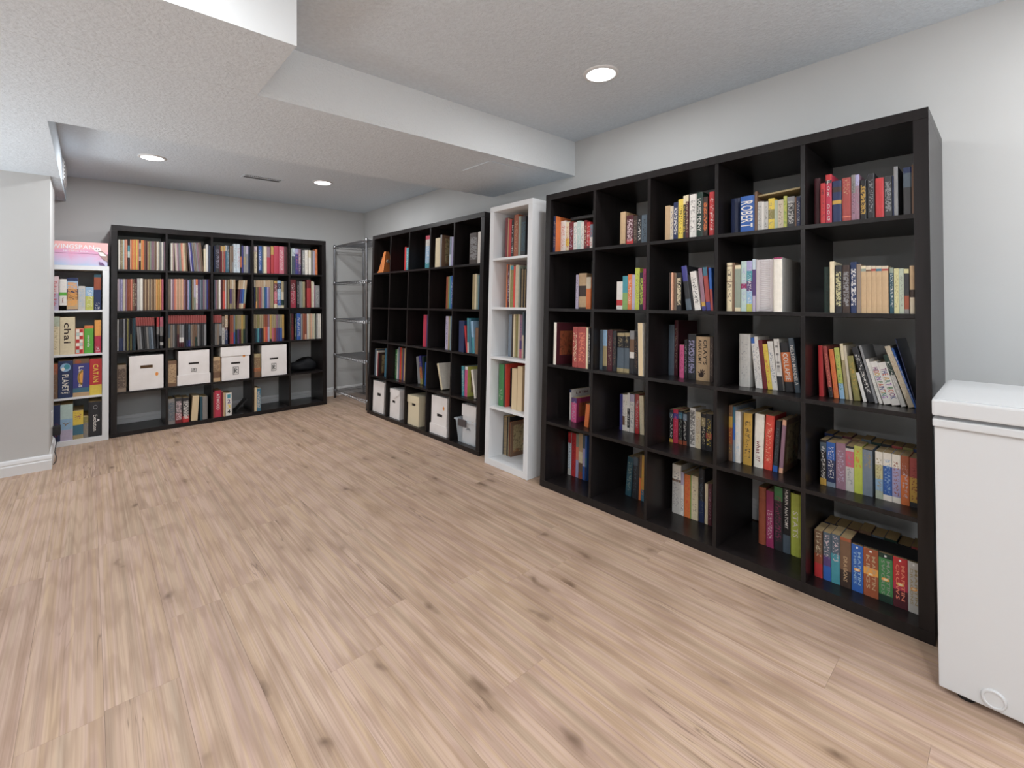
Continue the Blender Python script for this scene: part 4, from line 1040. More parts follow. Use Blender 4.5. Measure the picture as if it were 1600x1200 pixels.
 ('c','thin|taupe|',4110,105,30,180,0,288,0,'taupe'),
 ('c','tall|pale pink|',4232,131,30,180,0,289,0,'palepink'),
 ('c','tall|mauve|',4367,131,30,180,0,289,0,'mauve'),
 ('c','thin|salmon|',4504,115,30,180,0,291,0,'salmon'),
 ('c','thin|peach|',4623,114,30,180,0,291,0,'peach'),
 ('c','thin|tan|',4741,114,30,180,0,291,0,'tan'),
 ('c','thin|peach|',4859,115,30,180,0,292,0,'peach'),
 ('c','thin|tan|',4978,115,30,180,0,292,0,'tan'),
 ('c','thin|peach|',5097,118,30,180,0,292,0,'peach'),
 ('c','tall|mauve|',5258,126,30,180,0,287,0,'mauve'),
 ('c','tall|maroon|',5389,127,30,180,0,288,0,'maroon'),
 ('c','thin|lavender|',5536,116,30,180,0,284,0,'lavender'),
 ('c','thin|teal blue|',5656,116,30,180,0,285,0,'tealblue'),
 ('c','thin|dark brown|',5781,117,30,180,0,289,0,'darkbrown'),
 ('c','thin|khaki|',5901,117,30,180,0,289,0,'khaki'),
 ('c','tall|lilac and grey green|',6024,155,30,180,0,291,0,'lilac:.6|greygreen'),
 ('c','tall|white|',6186,168,30,180,0,293,0,'orange:.2|white:.6|palepink',{'ink':'crimson'}),
 ('c','tall|purple|',6363,135,30,180,0,290,0,'purple'),
 ('c','tall|blue grey|',6502,133,30,180,0,290,0,'bluegrey'),
 ('c','tall|slate|',6639,134,30,180,0,290,0,'slate'),
 ('c','tall|mauve|',6777,134,30,180,0,291,0,'mauve'),
 ('c','tall|silver|',6915,135,30,180,0,291,0,'silver'),
 ('c','tall|indigo|',7054,136,30,180,0,291,0,'indigo'),
 ('c','tall|maroon|',7194,138,30,180,0,292,0,'maroon'),
]),
('A',1,2,[
 ('c','tall|slate|',7676,121,30,160,0,291,0,'slate'),
 ('c','tall|mauve|',7801,138,30,160,0,288,0,'mauve'),
 ('c','tall|taupe|',7946,122,30,160,0,288,0,'taupe'),
 ('c','tall|ivory|',8081,170,30,160,0,292,0,'ivory'),
 ('c','tall|maroon|',8286,123,30,160,0,291,0,'maroon'),
 ('c','tall|vermilion and brick|',8423,220,30,160,0,293,0,'brick:.4|vermilion'),
 ('c','thin|white|',8650,69,30,160,0,290,0,'white'),
 ('c','tall|brown|',8733,128,30,160,0,292,0,'brown'),
 ('c','tall|khaki|',8865,129,30,160,0,292,0,'khaki'),
 ('c','tall|purple and tan|',9039,164,30,160,0,295,0,'tan:.32|purple:.5|khaki'),
 ('c','tall|taupe and beige|',9207,163,30,160,0,295,0,'beige:.32|taupe'),
 ('c','tall|khaki and tan|',9373,165,30,160,0,295,0,'tan:.32|khaki'),
 ('c','tall|maroon and tan|',9647,181,30,160,0,290,76,'tan:.32|maroon'),
 ('c','tall|indigo and tan|',9832,180,30,160,0,291,77,'tan:.32|indigo:.5|tan'),
 ('c','tall|blue and beige|',10017,181,30,160,0,291,77,'beige:.32|blue:.5|cream'),
 ('c','tall|grey green and tan|',10202,184,30,160,0,291,77,'tan:.32|greygreen:.5|brick'),
]),
('A',1,3,[
 ('c','tall|navy and beige|',11215,150,30,160,0,293,0,'beige:.25|navy'),
 ('c','tall|olive and tan|',11369,148,30,160,0,293,0,'tan:.25|olive:.5|amber'),
 ('c','tall|brown and tan|',11521,149,30,160,0,294,0,'tan:.25|brown'),
 ('c','tall|dull red and tan|',11674,149,30,160,0,294,0,'tan:.25|dullred'),
 ('c','tall|mauve and tan|',11827,150,30,160,0,294,0,'tan:.25|mauve'),
 ('c','tall|beige and tan|',11981,151,30,160,0,295,0,'tan:.25|beige'),
 ('c','tall|teal blue and beige|',12136,151,30,160,0,295,0,'beige:.25|tealblue'),
 ('c','tall|blue and tan|',12292,152,30,160,0,295,0,'tan:.25|blue'),
 ('c','tall|lavender and tan|',12448,153,30,160,0,296,0,'tan:.25|lavender'),
 ('c','tall|mauve and tan|',12605,153,30,160,0,296,0,'tan:.25|mauve'),
 ('c','tall|khaki|',12762,154,30,160,0,296,0,'khaki'),
 ('c','tall|khaki|',12920,157,30,160,0,297,0,'khaki'),
 ('c','tall|dark red and rose|',13136,315,30,160,0,291,0,'gold:.1|darkred:.3|rose:.3|crimson:.15|cream',{'ink':'white'}),
 ('c','tall|sky blue|',13471,358,30,160,0,292,0,'skyblue:.1|navy:.2|skyblue:.4|blue:.2|lightgrey',{'ink':'white'}),
 ('c','tall|khaki and beige|',13848,261,30,160,0,288,0,'khaki:.4|beige:.3|darkgreen:.2|cream'),
 ('c','tall|charcoal|',14117,336,30,160,0,289,0,'charcoal'),
]),
('A',1,4,[
 ('c','thick|crimson and dark red|',14752,586,30,170,0,308,0,'darkred:.4|crimson',{'st':'h','ink':'palepink'}),
 ('c','tall|charcoal|',15442,222,30,170,0,291,0,'charcoal',{'ink':'white'}),
 ('c','tall|silver|',15693,181,30,170,0,289,0,'silver'),
 ('c','tall|grey green|',15878,173,30,170,0,288,0,'greygreen'),
 ('c','tall|khaki|',16060,247,30,170,0,286,0,'khaki'),
 ('c','tall|red and dark red|',16513,440,30,170,0,309,0,'darkred:.3|red',{'st':'h'}),
 ('c','tall|cream|',16996,152,30,170,0,294,0,'cream'),
 ('c','tall|ivory|',17153,131,30,170,0,286,0,'ivory'),
 ('c','thin|mauve|',17301,114,30,170,0,250,0,'mauve'),
 ('c','thick|silver|',17423,473,30,170,0,246,0,'silver',{'ink':'lightgrey'}),
]),
('A',2,0,[
 ('c','thin|white|',439,87,30,170,0,275,0,'white'),
 ('c','tall|charcoal and navy|',531,306,30,170,0,279,0,'charcoal:.6|navy',{'st':'h'}),
 ('c','tall|silver|',842,127,30,170,0,282,0,'silver'),
 ('c','thin|charcoal|',979,110,30,170,0,284,0,'charcoal'),
 ('c','thin|olive|',1093,108,30,170,0,284,0,'olive'),
 ('c','thin|charcoal|',1205,111,30,170,0,284,0,'charcoal'),
 ('c','thin|black and olive|',1321,90,30,170,0,283,0,'black:.5|olive'),
 ('c','thin|charcoal|',1415,91,30,170,0,283,0,'charcoal'),
 ('c','thin|dark teal|',1516,83,30,170,0,286,0,'darkteal'),
 ('c','thin|slate|',1604,84,30,170,0,286,0,'slate'),
 ('c','tall|grey and dull red|',1852,159,30,170,0,291,-57,'dullred:.26|charcoal:.04|grey'),
 ('c','tall|silver and dull red|',2016,158,30,170,0,290,-58,'dullred:.26|charcoal:.04|silver'),
 ('c','tall|charcoal and dull red|',2179,159,30,170,0,290,-58,'dullred:.26|charcoal:.04|charcoal'),
 ('c','tall|dark grey and dull red|',2343,160,30,170,0,289,-58,'dullred:.26|charcoal:.04|darkgrey'),
 ('c','tall|grey and dull red|',2508,161,30,170,0,289,-59,'dullred:.26|charcoal:.04|grey'),
 ('c','tall|slate and dull red|',2674,162,30,170,0,288,-59,'dullred:.26|charcoal:.04|slate'),
 ('c','tall|blue grey and dull red|',2841,163,30,170,0,287,-60,'dullred:.26|charcoal:.04|bluegrey'),
 ('c','tall|charcoal and dull red|',3009,165,30,170,0,287,-60,'dullred:.26|charcoal:.04|charcoal'),
 ('c','tall|charcoal and red|',3193,186,30,170,0,288,0,'red:.3|grey:.25|charcoal'),
 ('c','tall|rose and grey|',3433,248,30,170,0,288,0,'rose:.3|grey:.3|black:.2|lightgrey:.1|charcoal'),
]),
('A',2,1,[
 ('c','tall|slate and khaki|',4036,167,30,170,0,304,0,'dullred:.26|charcoal:.04|slate:.4|khaki'),
 ('c','tall|taupe and dull red|',4207,166,30,170,0,304,0,'dullred:.26|charcoal:.04|taupe'),
 ('c','tall|grey and dull red|',4377,167,30,170,0,303,0,'dullred:.26|charcoal:.04|grey'),
 ('c','tall|dark grey and dull red|',4548,168,30,170,0,303,0,'dullred:.26|charcoal:.04|darkgrey'),
 ('c','tall|maroon and brown|',4720,169,30,170,0,302,0,'dullred:.26|charcoal:.04|brown:.3|maroon'),
 ('c','tall|grey and dull red|',4893,170,30,170,0,302,0,'dullred:.26|charcoal:.04|grey:.4|white:.15|maroon'),
 ('c','tall|silver and dull red|',5066,171,30,170,0,301,0,'dullred:.26|charcoal:.04|silver:.4|white:.15|maroon'),
 ('c','tall|charcoal and dull red|',5241,171,30,170,0,301,0,'dullred:.26|charcoal:.04|charcoal'),
 ('c','tall|charcoal and dull red|',5416,172,30,170,0,300,0,'dullred:.26|charcoal:.04|charcoal:.5|navy'),
 ('c','tall|slate and dull red|',5593,173,30,170,0,300,0,'dullred:.26|charcoal:.04|slate:.5|indigo'),
 ('c','tall|taupe and dull red|',5770,174,30,170,0,299,0,'dullred:.26|charcoal:.04|taupe'),
 ('c','tall|brown and dull red|',5948,175,30,170,0,299,0,'dullred:.26|charcoal:.04|brown'),
 ('c','tall|brown and dark green|',6128,176,30,170,0,298,0,'dullred:.26|charcoal:.04|brown:.4|darkgreen'),
 ('c','tall|grey and dull red|',6308,177,30,170,0,298,0,'dullred:.26|charcoal:.04|grey'),
 ('c','tall|charcoal and dull red|',6489,178,30,170,0,297,0,'dullred:.26|charcoal:.04|charcoal'),
 ('c','tall|dark grey and dull red|',6672,179,30,170,0,297,0,'dullred:.26|charcoal:.04|darkgrey'),
 ('c','tall|silver and dull red|',6855,182,30,170,0,296,0,'dullred:.26|charcoal:.04|silver'),
]),
('A',2,2,[
 ('c','tall|charcoal and dull red|',7561,166,30,170,0,295,0,'dullred:.26|charcoal:.04|charcoal'),
 ('c','tall|grey and dull red|',7731,195,30,170,0,295,0,'dullred:.26|charcoal:.04|grey'),
 ('c','tall|taupe and dull red|',7930,197,30,170,0,294,0,'dullred:.26|charcoal:.04|taupe'),
 ('c','tall|silver and charcoal|',8131,200,30,170,0,293,0,'dullred:.26|charcoal:.04|silver:.4|charcoal'),
 ('c','tall|light grey and taupe|',8347,240,30,170,0,279,0,'taupe:.4|lightgrey',{'ink':'charcoal'}),
 ('c','tall|dark blue and tan|',8601,263,30,170,0,292,0,'tan:.42|maroon:.1|darkblue',{'ink':'white'}),
 ('c','tall|rust and dull red|',9045,152,30,170,0,289,0,'rust:.6|dullred'),
 ('c','tall|brick and red|',9201,153,30,170,0,288,0,'brick:.6|red'),
 ('c','tall|blue grey and blue|',9360,134,30,170,0,286,0,'bluegrey:.6|blue'),
 ('c','tall|olive and dark green|',9508,172,30,170,0,289,0,'olive:.5|darkgreen'),
 ('c','tall|khaki and purple|',9685,171,30,170,0,289,0,'khaki:.5|purple'),
 ('c','tall|khaki and maroon|',9860,172,30,170,0,288,0,'khaki:.5|maroon'),
 ('c','tall|gold and olive|',10036,173,30,170,0,288,0,'gold:.5|olive'),
 ('c','tall|olive and dark green|',10213,176,30,170,0,287,0,'olive:.5|darkgreen'),
 ('c','tall|charcoal|',10404,240,30,170,0,285,0,'charcoal'),
]),
('A',2,3,[
 ('c','tall|khaki and charcoal|',11129,190,30,170,0,289,0,'khaki:.5|charcoal'),
 ('c','tall|khaki and dark teal|',11324,189,30,170,0,288,0,'khaki:.5|darkteal'),
 ('c','tall|olive and teal|',11517,190,30,170,0,288,0,'olive:.5|teal'),
 ('c','tall|khaki and navy|',11711,191,30,170,0,287,0,'khaki:.5|navy'),
 ('c','tall|khaki and charcoal|',11906,192,30,170,0,286,0,'khaki:.5|charcoal'),
 ('c','tall|orange and brick|',12102,193,30,170,0,286,0,'brick:.45|orange'),
 ('c','tall|vermilion and rust|',12300,194,30,170,0,285,0,'rust:.45|vermilion'),
 ('c','tall|lilac and mauve|',12498,196,30,170,0,285,0,'mauve:.45|lilac'),
 ('c','tall|gold|',12698,197,30,170,0,284,0,'gold:.9|darkgreen'),
 ('c','tall|khaki and rose|',12898,198,30,170,0,284,0,'khaki:.5|rose'),
 ('c','tall|khaki and dull red|',13100,199,30,170,0,283,0,'khaki:.5|dullred'),
 ('c','tall|mauve and purple|',13303,200,30,170,0,282,0,'mauve:.5|purple'),
 ('c','tall|grey and indigo|',13507,201,30,170,0,282,0,'grey:.5|indigo'),
 ('c','tall|khaki and blue|',13712,202,30,170,0,281,0,'khaki:.5|blue'),
 ('c','tall|gold|',13919,206,30,170,0,281,0,'gold:.9|maroon'),
]),
('A',2,4,[
 ('c','tall|cream|',14692,123,30,170,0,289,0,'cream'),
 ('c','tall|maroon and dark red|',14823,272,30,170,0,287,0,'maroon:.5|darkred',{'ink':'red'}),
 ('c','tall|dark green|',15185,199,30,170,0,279,0,'darkgreen',{'ink':'palegreen'}),
 ('c','tall|blue|',15410,410,30,170,0,289,0,'blue',{'ink':'white'}),
 ('c','tall|silver|',15828,203,30,170,0,282,0,'silver'),
 ('c','tall|brick|',16048,217,30,170,0,283,0,'brick'),
 ('c','tall|rust|',16269,188,30,170,0,281,0,'rust:.8|peach'),
 ('c','tall|ivory|',16500,127,30,170,0,282,0,'ivory'),
 ('c','tall|cream|',16630,125,30,170,0,282,0,'cream'),
 ('c','tall|tan|',16760,126,30,170,0,281,0,'tan'),
 ('c','tall|peach|',16889,126,30,170,0,281,0,'peach'),
 ('c','tall|beige|',17019,127,30,170,0,281,0,'beige'),
 ('c','tall|cream|',17150,127,30,170,0,280,0,'cream'),
 ('c','tall|pale green|',17281,129,30,170,0,280,0,'palegreen'),
 ('c','tall|light grey|',17542,160,30,170,0,279,0,'lightgrey'),
 ('c','tall|ivory|',17706,158,30,170,0,279,0,'ivory'),
 ('c','tall|ivory|',17869,161,30,170,0,278,0,'ivory'),
]),
('A',3,0,[
 ('o','thick|taupe|busy printed',433,613,12,220,0,236,0,'taupe',{'ink':'darkbrown','iw':1.2,'st':'h'}),
]),
('A',3,1,[
 ('o','thick|brown|busy printed',3997,670,12,220,0,238,0,'brown',{'ink':'tan','iw':1.2,'st':'h'}),
]),
('A',3,2,[
 ('o','thick|tan and brown|busy printed',7561,623,12,220,0,241,0,'tan:.6|brown:.25|tan',{'ink':'brown','iw':1.2,'st':'h'}),
]),
('A',3,3,[
 ('o','thick|khaki and brown|busy printed',11125,630,12,220,0,241,0,'khaki:.6|orange:.15|brown',{'ink':'brown','iw':1.2,'st':'h'}),
]),
('A',4,1,[
 ('p','thick|grey|',4030,522,12,200,0,233,-13,'grey',{'ink':'slate','iw':1.2,'st':'h'}),
 ('p','thick|dark grey and dark red|',4561,534,12,200,0,237,0,'darkgrey:.6|darkred',{'ink':'palepink','st':'h','iw':0.9}),
 ('p','thick|charcoal and red|',5119,519,12,200,0,230,0,'charcoal:.75|red',{'ink':'white','st':'h','iw':0.9}),
 ('p','thick|tan|fore edge outwards',5760,516,12,200,0,233,64,'tan',{'pg':1}),
 ('p','|dark teal|',6494,171,12,200,0,223,0,'darkteal'),
 ('p','|grey|',6678,433,12,200,0,218,0,'grey',{'st':'h'}),
]),
('A',4,2,[
 ('p','|dull red|',7561,121,12,200,0,244,0,'dullred'),
 ('p','thick|crimson|',7695,562,12,200,0,261,0,'crimson',{'st':'h','tl':'ATWOOD','tc':'white','tf':0.45,'tL':0.6,'tp':0.88}),
 ('p','|dark red|',8269,129,12,200,0,245,0,'darkred'),
 ('p','|tan|',8411,182,12,200,0,228,0,'tan'),
 ('p','thick|white|coloured numerals',8625,525,12,200,0,224,0,'white',{'tl':'1 2 3 4','tm':'4','tc':'multi','st':'h'}),
]),
('A',4,3,[
 ('p','thin|brown|',11137,20,12,180,0,253,14,'brown'),
 ('p','|tan|',11134,239,12,180,0,243,12,'tan',{'pg':1}),
 ('p','|teal blue|',11404,369,12,180,0,235,0,'tealblue',{'ink':'lightgrey','iw':0.9}),
]),
('E',0,0,[
 ('g','thick|pale pink and lilac|',636,465,10,270,0,280,0,'palepink:.5|lilac',{'tl':'Ticket to Ride','tc':'red','tf':0.5}),
 ('g','|white|',1147,425,10,270,40,217,0,'white:.5|limegreen:.12|white',{'tl':'Pandemic','tc':'rust','tf':0.25,'tL':0.2,'tp':0.3}),
 ('g','thick|tan and sky blue|',1579,678,10,270,0,269,0,'navy:.1|skyblue:.25|darkblue:.12|brown:.2|tan:.3|navy',{'ink':'amber','iw':1.1}),
 ('g','|light grey|',2266,430,10,270,0,201,0,'lightgrey',{'ink':'skyblue'}),
 ('g','thick|yellow green and sky blue|yellow green lower half',2704,509,10,270,0,194,0,'skyblue:.4|yellowgreen',{'ink':'ivory'}),
 ('g','tall|dark blue and rust|',3235,445,10,270,0,300,0,'darkteal:.08|rust:.35|darkblue',{'ink':'white','ik':(0.02,0.2)}),
]),
('E',1,0,[
 ('g','thick|cream and pale green|',612,561,10,260,0,313,0,'palegreen:.25|cream',{'ink':'khaki','iw':0.5}),
 ('g','thick|cream|dark brush lettering',1188,894,10,260,0,308,0,'cream',{'tl':'chai','tc':'darkbrown','tf':0.45,'tL':0.55,'tp':0.85}),
 ('g','thick|salmon|red and white checks',2100,521,10,260,0,210,0,'salmon',{'chk':1}),
 ('g','thick|lime green|',2644,575,10,260,0,231,0,'orange:.1|limegreen',{'tl':'morels','tc':'white','tf':0.3,'tL':0.42,'tp':0.65}),
 ('g','tall|crimson and amber|',3283,408,10,260,0,275,0,'amber:.48|crimson',{'ink':'palepink','ik':(0.02,0.2)}),
]),
('E',2,0,[
 ('g','tall|brown and brick|',625,449,12,270,0,284,0,'brick:.3|brown',{'ink':'taupe'}),
 ('g','thick|dark blue|blue globe',1092,864,12,270,0,303,0,'darkblue',{'tl':'PLANET','tc':'ivory','tf':0.42,'tL':0.44,'tp':0.63,'glb':1}),
 ('g','thick|indigo|orange sun',1971,998,12,270,0,310,0,'brown:.12|indigo:.65|tealblue:.12|tan',{'tl':'Lanterns','tc':'ivory','tf':0.3,'tL':0.55,'tp':0.8,'arc':1}),
 ('g','thick|red and yellow|',2986,764,12,270,0,304,0,'red:.72|yellow',{'tl':'CATAN','tc':'yellow','tf':0.42,'tL':0.5,'tp':0.85}),
]),
('E',3,0,[
 ('g','thick|navy|',638,582,12,270,0,299,0,'navy',{'ink':'dullred','ik':(0.15,0.5)}),
 ('g','thick|pastel and lilac|flying bird picture',1235,733,12,270,0,296,0,'pastel:.4|skyblue:.3|lilac',{'bird':1}),
 ('g','thick|yellow and teal blue|',1977,627,12,270,0,232,0,'yellow:.5|tealblue:.35|khaki',{'ink':'magenta','ik':(0.7,0.95)}),
 ('g','|grey and olive|',2612,307,12,270,0,179,0,'olive:.3|grey',{'ink':'khaki'}),
 ('g','thick|charcoal|white lettering',2933,834,12,270,0,292,0,'charcoal',{'tl':'Evolution','tc':'white','tf':0.3,'tL':0.46,'tp':0.62,'tri':1}),
]),

]
for s,r,c,lst in BOOKS:
    for q,rec in enumerate(lst):
        make_book(s,r,c,len([x for x in lst[:q] if (len(x)>10 and x[10].get('old')==1)==(len(rec)>10 and rec[10].get('old')==1)]),rec)
# slipcase round the five fantasy paperbacks, low cube of the near bookcase
def at_shelf(o,s,u,i,z): o.matrix_world=SH[s]['M']@Matrix.Translation((u,i,z)); return o
mb=MB(); sw,sd,sh,tk=.2055,.114,.186,.0009
z0=cellb('D',4,4)[2]
for b in ((0,tk,0,sd,0,sh),(sw-tk,sw,0,sd,0,sh),(tk,sw-tk,0,sd,sh-tk,sh),(tk,sw-tk,sd-tk,sd,0,sh-tk)): mb.box(*b)
o=link('slipcase',mb.mesh(),M_BLACK); at_shelf(o,'D',1.6,.089,z0+.0003); tag(o,'black card slipcase around five coloured fantasy paperbacks','slipcase')
# books lying flat on top of standing ones
def flat_book(name,s,u,i,z,w,d,th,rz,tilt,col,label):
    me,pg=book_mesh(th,w,d,[(col,1)],col,None,0,(0,1),True,False)
    o=link(name,me); tag(o,label,'book','books in the '+CASE[s])
    o.matrix_world=SH[s]['M']@Matrix.Translation((u,i,z))@Matrix.Rotation(tilt,4,'Y')@Matrix.Rotation(math.pi/2,4,'Y')@Matrix.Translation((-th,0,0)); link('page_block',pagebox(pg,0),M_PAGE,o); return o
zt=cellb('D',0,3)[2]
flat_book('hardback_book','D',1.262,.05,zt+.158,.175,.12,.008,0,-.05,'khaki','thin khaki hardback lying flat over books, top row, fourth cube, near black bookcase')
zt=cellb('D',0,0)[2]
flat_book('paperback_book','D',.125,.10,zt+.207,.2,.12,.02,0,0,'darkgrey','dark grey book lying flat over books, top row, first cube, near black bookcase')
zt=cellb('A',2,0)[2]
flat_book('comic_book','A',.05,.05,zt+.278,.31,.17,.006,0,-.01,'brown','thin brown comic lying flat over comics, middle row, first cube, far black bookcase')
# ------------------------------------------------------------------ storage boxes
def slot_front(mb,u0,u1,z0,z1,y,hx0,hx1,hz0,hz1):
    mb.quad((u0,y,z0),(u1,y,z0),(u1,y,hz0),(u0,y,hz0)); mb.quad((u0,y,hz1),(u1,y,hz1),(u1,y,z1),(u0,y,z1))
    mb.quad((u0,y,hz0),(hx0,y,hz0),(hx0,y,hz1),(u0,y,hz1)); mb.quad((hx1,y,hz0),(u1,y,hz0),(u1,y,hz1),(hx1,y,hz1))
    k=.003
    for a,b in (((hx0,hz0),(hx1,hz0)),((hx1,hz0),(hx1,hz1)),((hx1,hz1),(hx0,hz1)),((hx0,hz1),(hx0,hz0))): mb.quad((a[0],y,a[1]),(b[0],y,b[1]),(b[0],y+k,b[1]),(a[0],y+k,a[1]))
def storage_box(s,r,c,u0,w,i,d,h,label,m=M_CARD,slot=None,lid=None,emblem=None,sticker=None,flap=False,up=0):
    z=cellb(s,r,c)[2]+.0004+up
    mb=MB(); sl=slot or (w*.35,w*.65,h*.55,h*.63)
    slot_front(mb,0,w,0,h,0,*sl)
    mb.quad((0,d,0),(0,0,0),(0,0,h),(0,d,h)); mb.quad((w,0,0),(w,d,0),(w,d,h),(w,0,h)); mb.quad((w,d,0),(0,d,0),(0,d,h),(w,d,h)); mb.quad((0,0,0),(0,d,0),(w,d,0),(w,0,0)); mb.quad((0,0,h),(w,0,h),(w,d,h),(0,d,h))
    o=link('storage_box',mb.mesh(),m); tag(o,label,'storage box','cardboard storage boxes'); at_shelf(o,s,u0,i,z)
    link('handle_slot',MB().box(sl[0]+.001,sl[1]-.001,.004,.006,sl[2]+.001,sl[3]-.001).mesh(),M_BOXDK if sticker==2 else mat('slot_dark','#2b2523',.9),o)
    if lid:
        a,b,ov=lid; L=MB()
        L.box(-ov,w+ov,-.005,-.001,a,b); L.box(-ov,-.001,-.001,d+.004,a,b); L.box(w+.001,w+ov,-.001,d+.004,a,b); 
        if b>h*.8: L.box(-ov,w+ov,-.005,d+.004,b,b+.002)
        else: L.box(-ov,w+ov,-.005,d+.004,a-.0003,a)
        link('lid',L.mesh(),m,o)
    if flap:
        link('lid_flap',MB().hexa([(0,-.004,h*.86),(w,-.004,h*.86),(w,-.0005,h*.86),(0,-.0005,h*.86)],[(0,-.004,h+.001),(w,-.004,h+.001),(w,-.0005,h+.001),(0,-.0005,h+.001)]).poly([(0,-.0045,h*.86),(w*.5,-.006,h*.7),(w,-.0045,h*.86)]).mesh(),m,o)
    if emblem:
        E=MB(); a,b,c_,d_=emblem; y=-.0008; k=(.05,.05,.05)
        fw=min(b-a,d_-c_)*.1
        for q_ in ((a,b,c_,c_+fw),(a,b,d_-fw,d_),(a,a+fw,c_+fw,d_-fw),(b-fw,b,c_+fw,d_-fw)): E.quad((q_[0],y,q_[2]),(q_[1],y,q_[2]),(q_[1],y,q_[3]),(q_[0],y,q_[3]),k)
        for k1,k2,k3,k4 in ((.22,.42,.2,.8),(.5,.62,.3,.9),(.62,.8,.55,.68),(.62,.8,.2,.34),(.42,.5,.42,.55)):
            E.quad((a+(b-a)*k1,y,c_+(d_-c_)*k3),(a+(b-a)*k2,y,c_+(d_-c_)*k3),(a+(b-a)*k2,y,c_+(d_-c_)*k4),(a+(b-a)*k1,y,c_+(d_-c_)*k4),(.1,.1,.1))
        link('printed_emblem',E.mesh(),M_COL,o)
    if sticker:
        E=MB(); disc(E,w*.8,h*(.43 if sticker==2 else .72),.012,.017,-.001,pc('amber'),16); disc(E,w*.8,h*(.43 if sticker==2 else .72),.006,.009,-.0013,pc('orange'),12); link('round_sticker',E.mesh(),M_COL,o)
    return o
storage_box('A',3,0,.125,.242,.012,.33,.305,'white card box with brown handle slot and orange sticker, fourth row, first cube, far bookcase',slot=(.075,.165,.19,.218),sticker=2)
storage_box('A',3,1,.479,.246,.014,.33,.322,'white card box with its lid under it, fourth row, second cube, far bookcase',slot=(.08,.163,.19,.208),lid=(.0005,.094,.008),emblem=(.1,.14,.118,.152))
storage_box('A',3,2,.829,.243,.014,.33,.325,'white card box with overhanging lid and yellow sticker, fourth row, third cube, far bookcase',slot=(.08,.162,.157,.176),lid=(.24,.331,.009),emblem=(.095,.146,.052,.13),sticker=1)
storage_box('A',3,3,1.186,.243,.014,.33,.324,'white card box without a lid, fourth row, fourth cube, far bookcase',slot=(.078,.16,.17,.188),emblem=(.092,.14,.05,.13))
storage_box('B',4,0,.064,.235,.03,.3,.312,'white comic box with dark slot, bottom row cube beside the wire rack',slot=(.09,.165,.165,.195))
storage_box('B',4,1,.424,.186,.03,.3,.278,'white comic box with pointed lid flap, bottom row, second cube, middle bookcase',slot=(.045,.1,.145,.168),flap=True)
storage_box('B',4,2,.762,.19,.03,.3,.262,'cream card box with overhanging lid, bottom row, third cube, middle bookcase',m=M_CREAM,slot=(.068,.13,.175,.2),lid=(.2,.264,.006))
storage_box('B',4,3,1.152,.228,.03,.3,.32,'white comic box standing in its upturned lid, bottom row, fourth cube, middle bookcase',slot=(.085,.165,.15,.175),lid=(.0005,.082,.012),sticker=1)
# clear tub holding a white box
z=cellb('B',4,4)[2]+.0005; tw,td,thh=.262,.28,.19; mb=MB()
bt=[(.02,.02,0),(tw-.02,.02,0),(tw-.02,td-.02,0),(.02,td-.02,0)]; tp=[(0,0,thh),(tw,0,thh),(tw,td,thh),(0,td,thh)]
for k in range(4):
    a,b=bt[k],bt[(k+1)%4]; c_,d_=tp[(k+1)%4],tp[k]; mb.quad(a,b,c_,d_)
mb.quad(*reversed(bt))
for b in ((-.008,tw+.008,-.008,.004,thh-.014,thh),(-.008,tw+.008,td-.004,td+.008,thh-.014,thh),(-.008,.004,.004,td-.004,thh-.014,thh),(tw-.004,tw+.008,.004,td-.004,thh-.014,thh)): mb.box(*b)
tub=link('storage_tub',mb.mesh(),M_CLEAR); tag(tub,'clear plastic tub with grey latch, bottom row, fifth cube, middle bookcase','tub'); at_shelf(tub,'B',1.503,.03,z)
link('latch',MB().box(.06,.16,-.02,-.009,thh-.05,thh+.004).mesh(bevel=.003),M_GREYP,tub)
o=storage_box('B',4,4,1.56,.165,.062,.2,.3,'white lidded box standing inside the clear tub, bottom row, fifth cube, middle bookcase',slot=(.05,.1,.1,.12),lid=(.21,.3,.008),up=.003)
E=MB(); disc(E,.13,.165,.009,.014,-.001,pc('amber'),14); link('round_sticker',E.mesh(),M_COL,o)
# ------------------------------------------------------------------ other things on the shelves
z=cellb('B',0,0)[2]+.0005
mb=MB(); a,hh=.115,.222
b4=[(0,0,.012),(a,0,.012),(a,a,.012),(0,a,.012)]; t4=[(a*.34,a*.34,hh),(a*.66,a*.34,hh),(a*.66,a*.66,hh),(a*.34,a*.66,hh)]
me=mb.hexa(b4,t4).box(-.006,a+.006,-.006,a+.006,0,.012).mesh(); met=link('metronome',me,M_WOOD); tag(met,'wooden pyramid metronome with steel dial, top row cube beside the wire rack','metronome'); at_shelf(met,'B',.108,.02,z)
link('dial',MB().lathe([(.0001,.003),(.016,.003),(.018,0)],20,axis='x',cx=a*.84,cy=a*.5,cz=.12).mesh(smooth=True),M_BRASS,met)
link('pendulum',MB().box(a*.49,a*.51,-.002,.002,.03,.16).mesh(),M_BRASS,met)
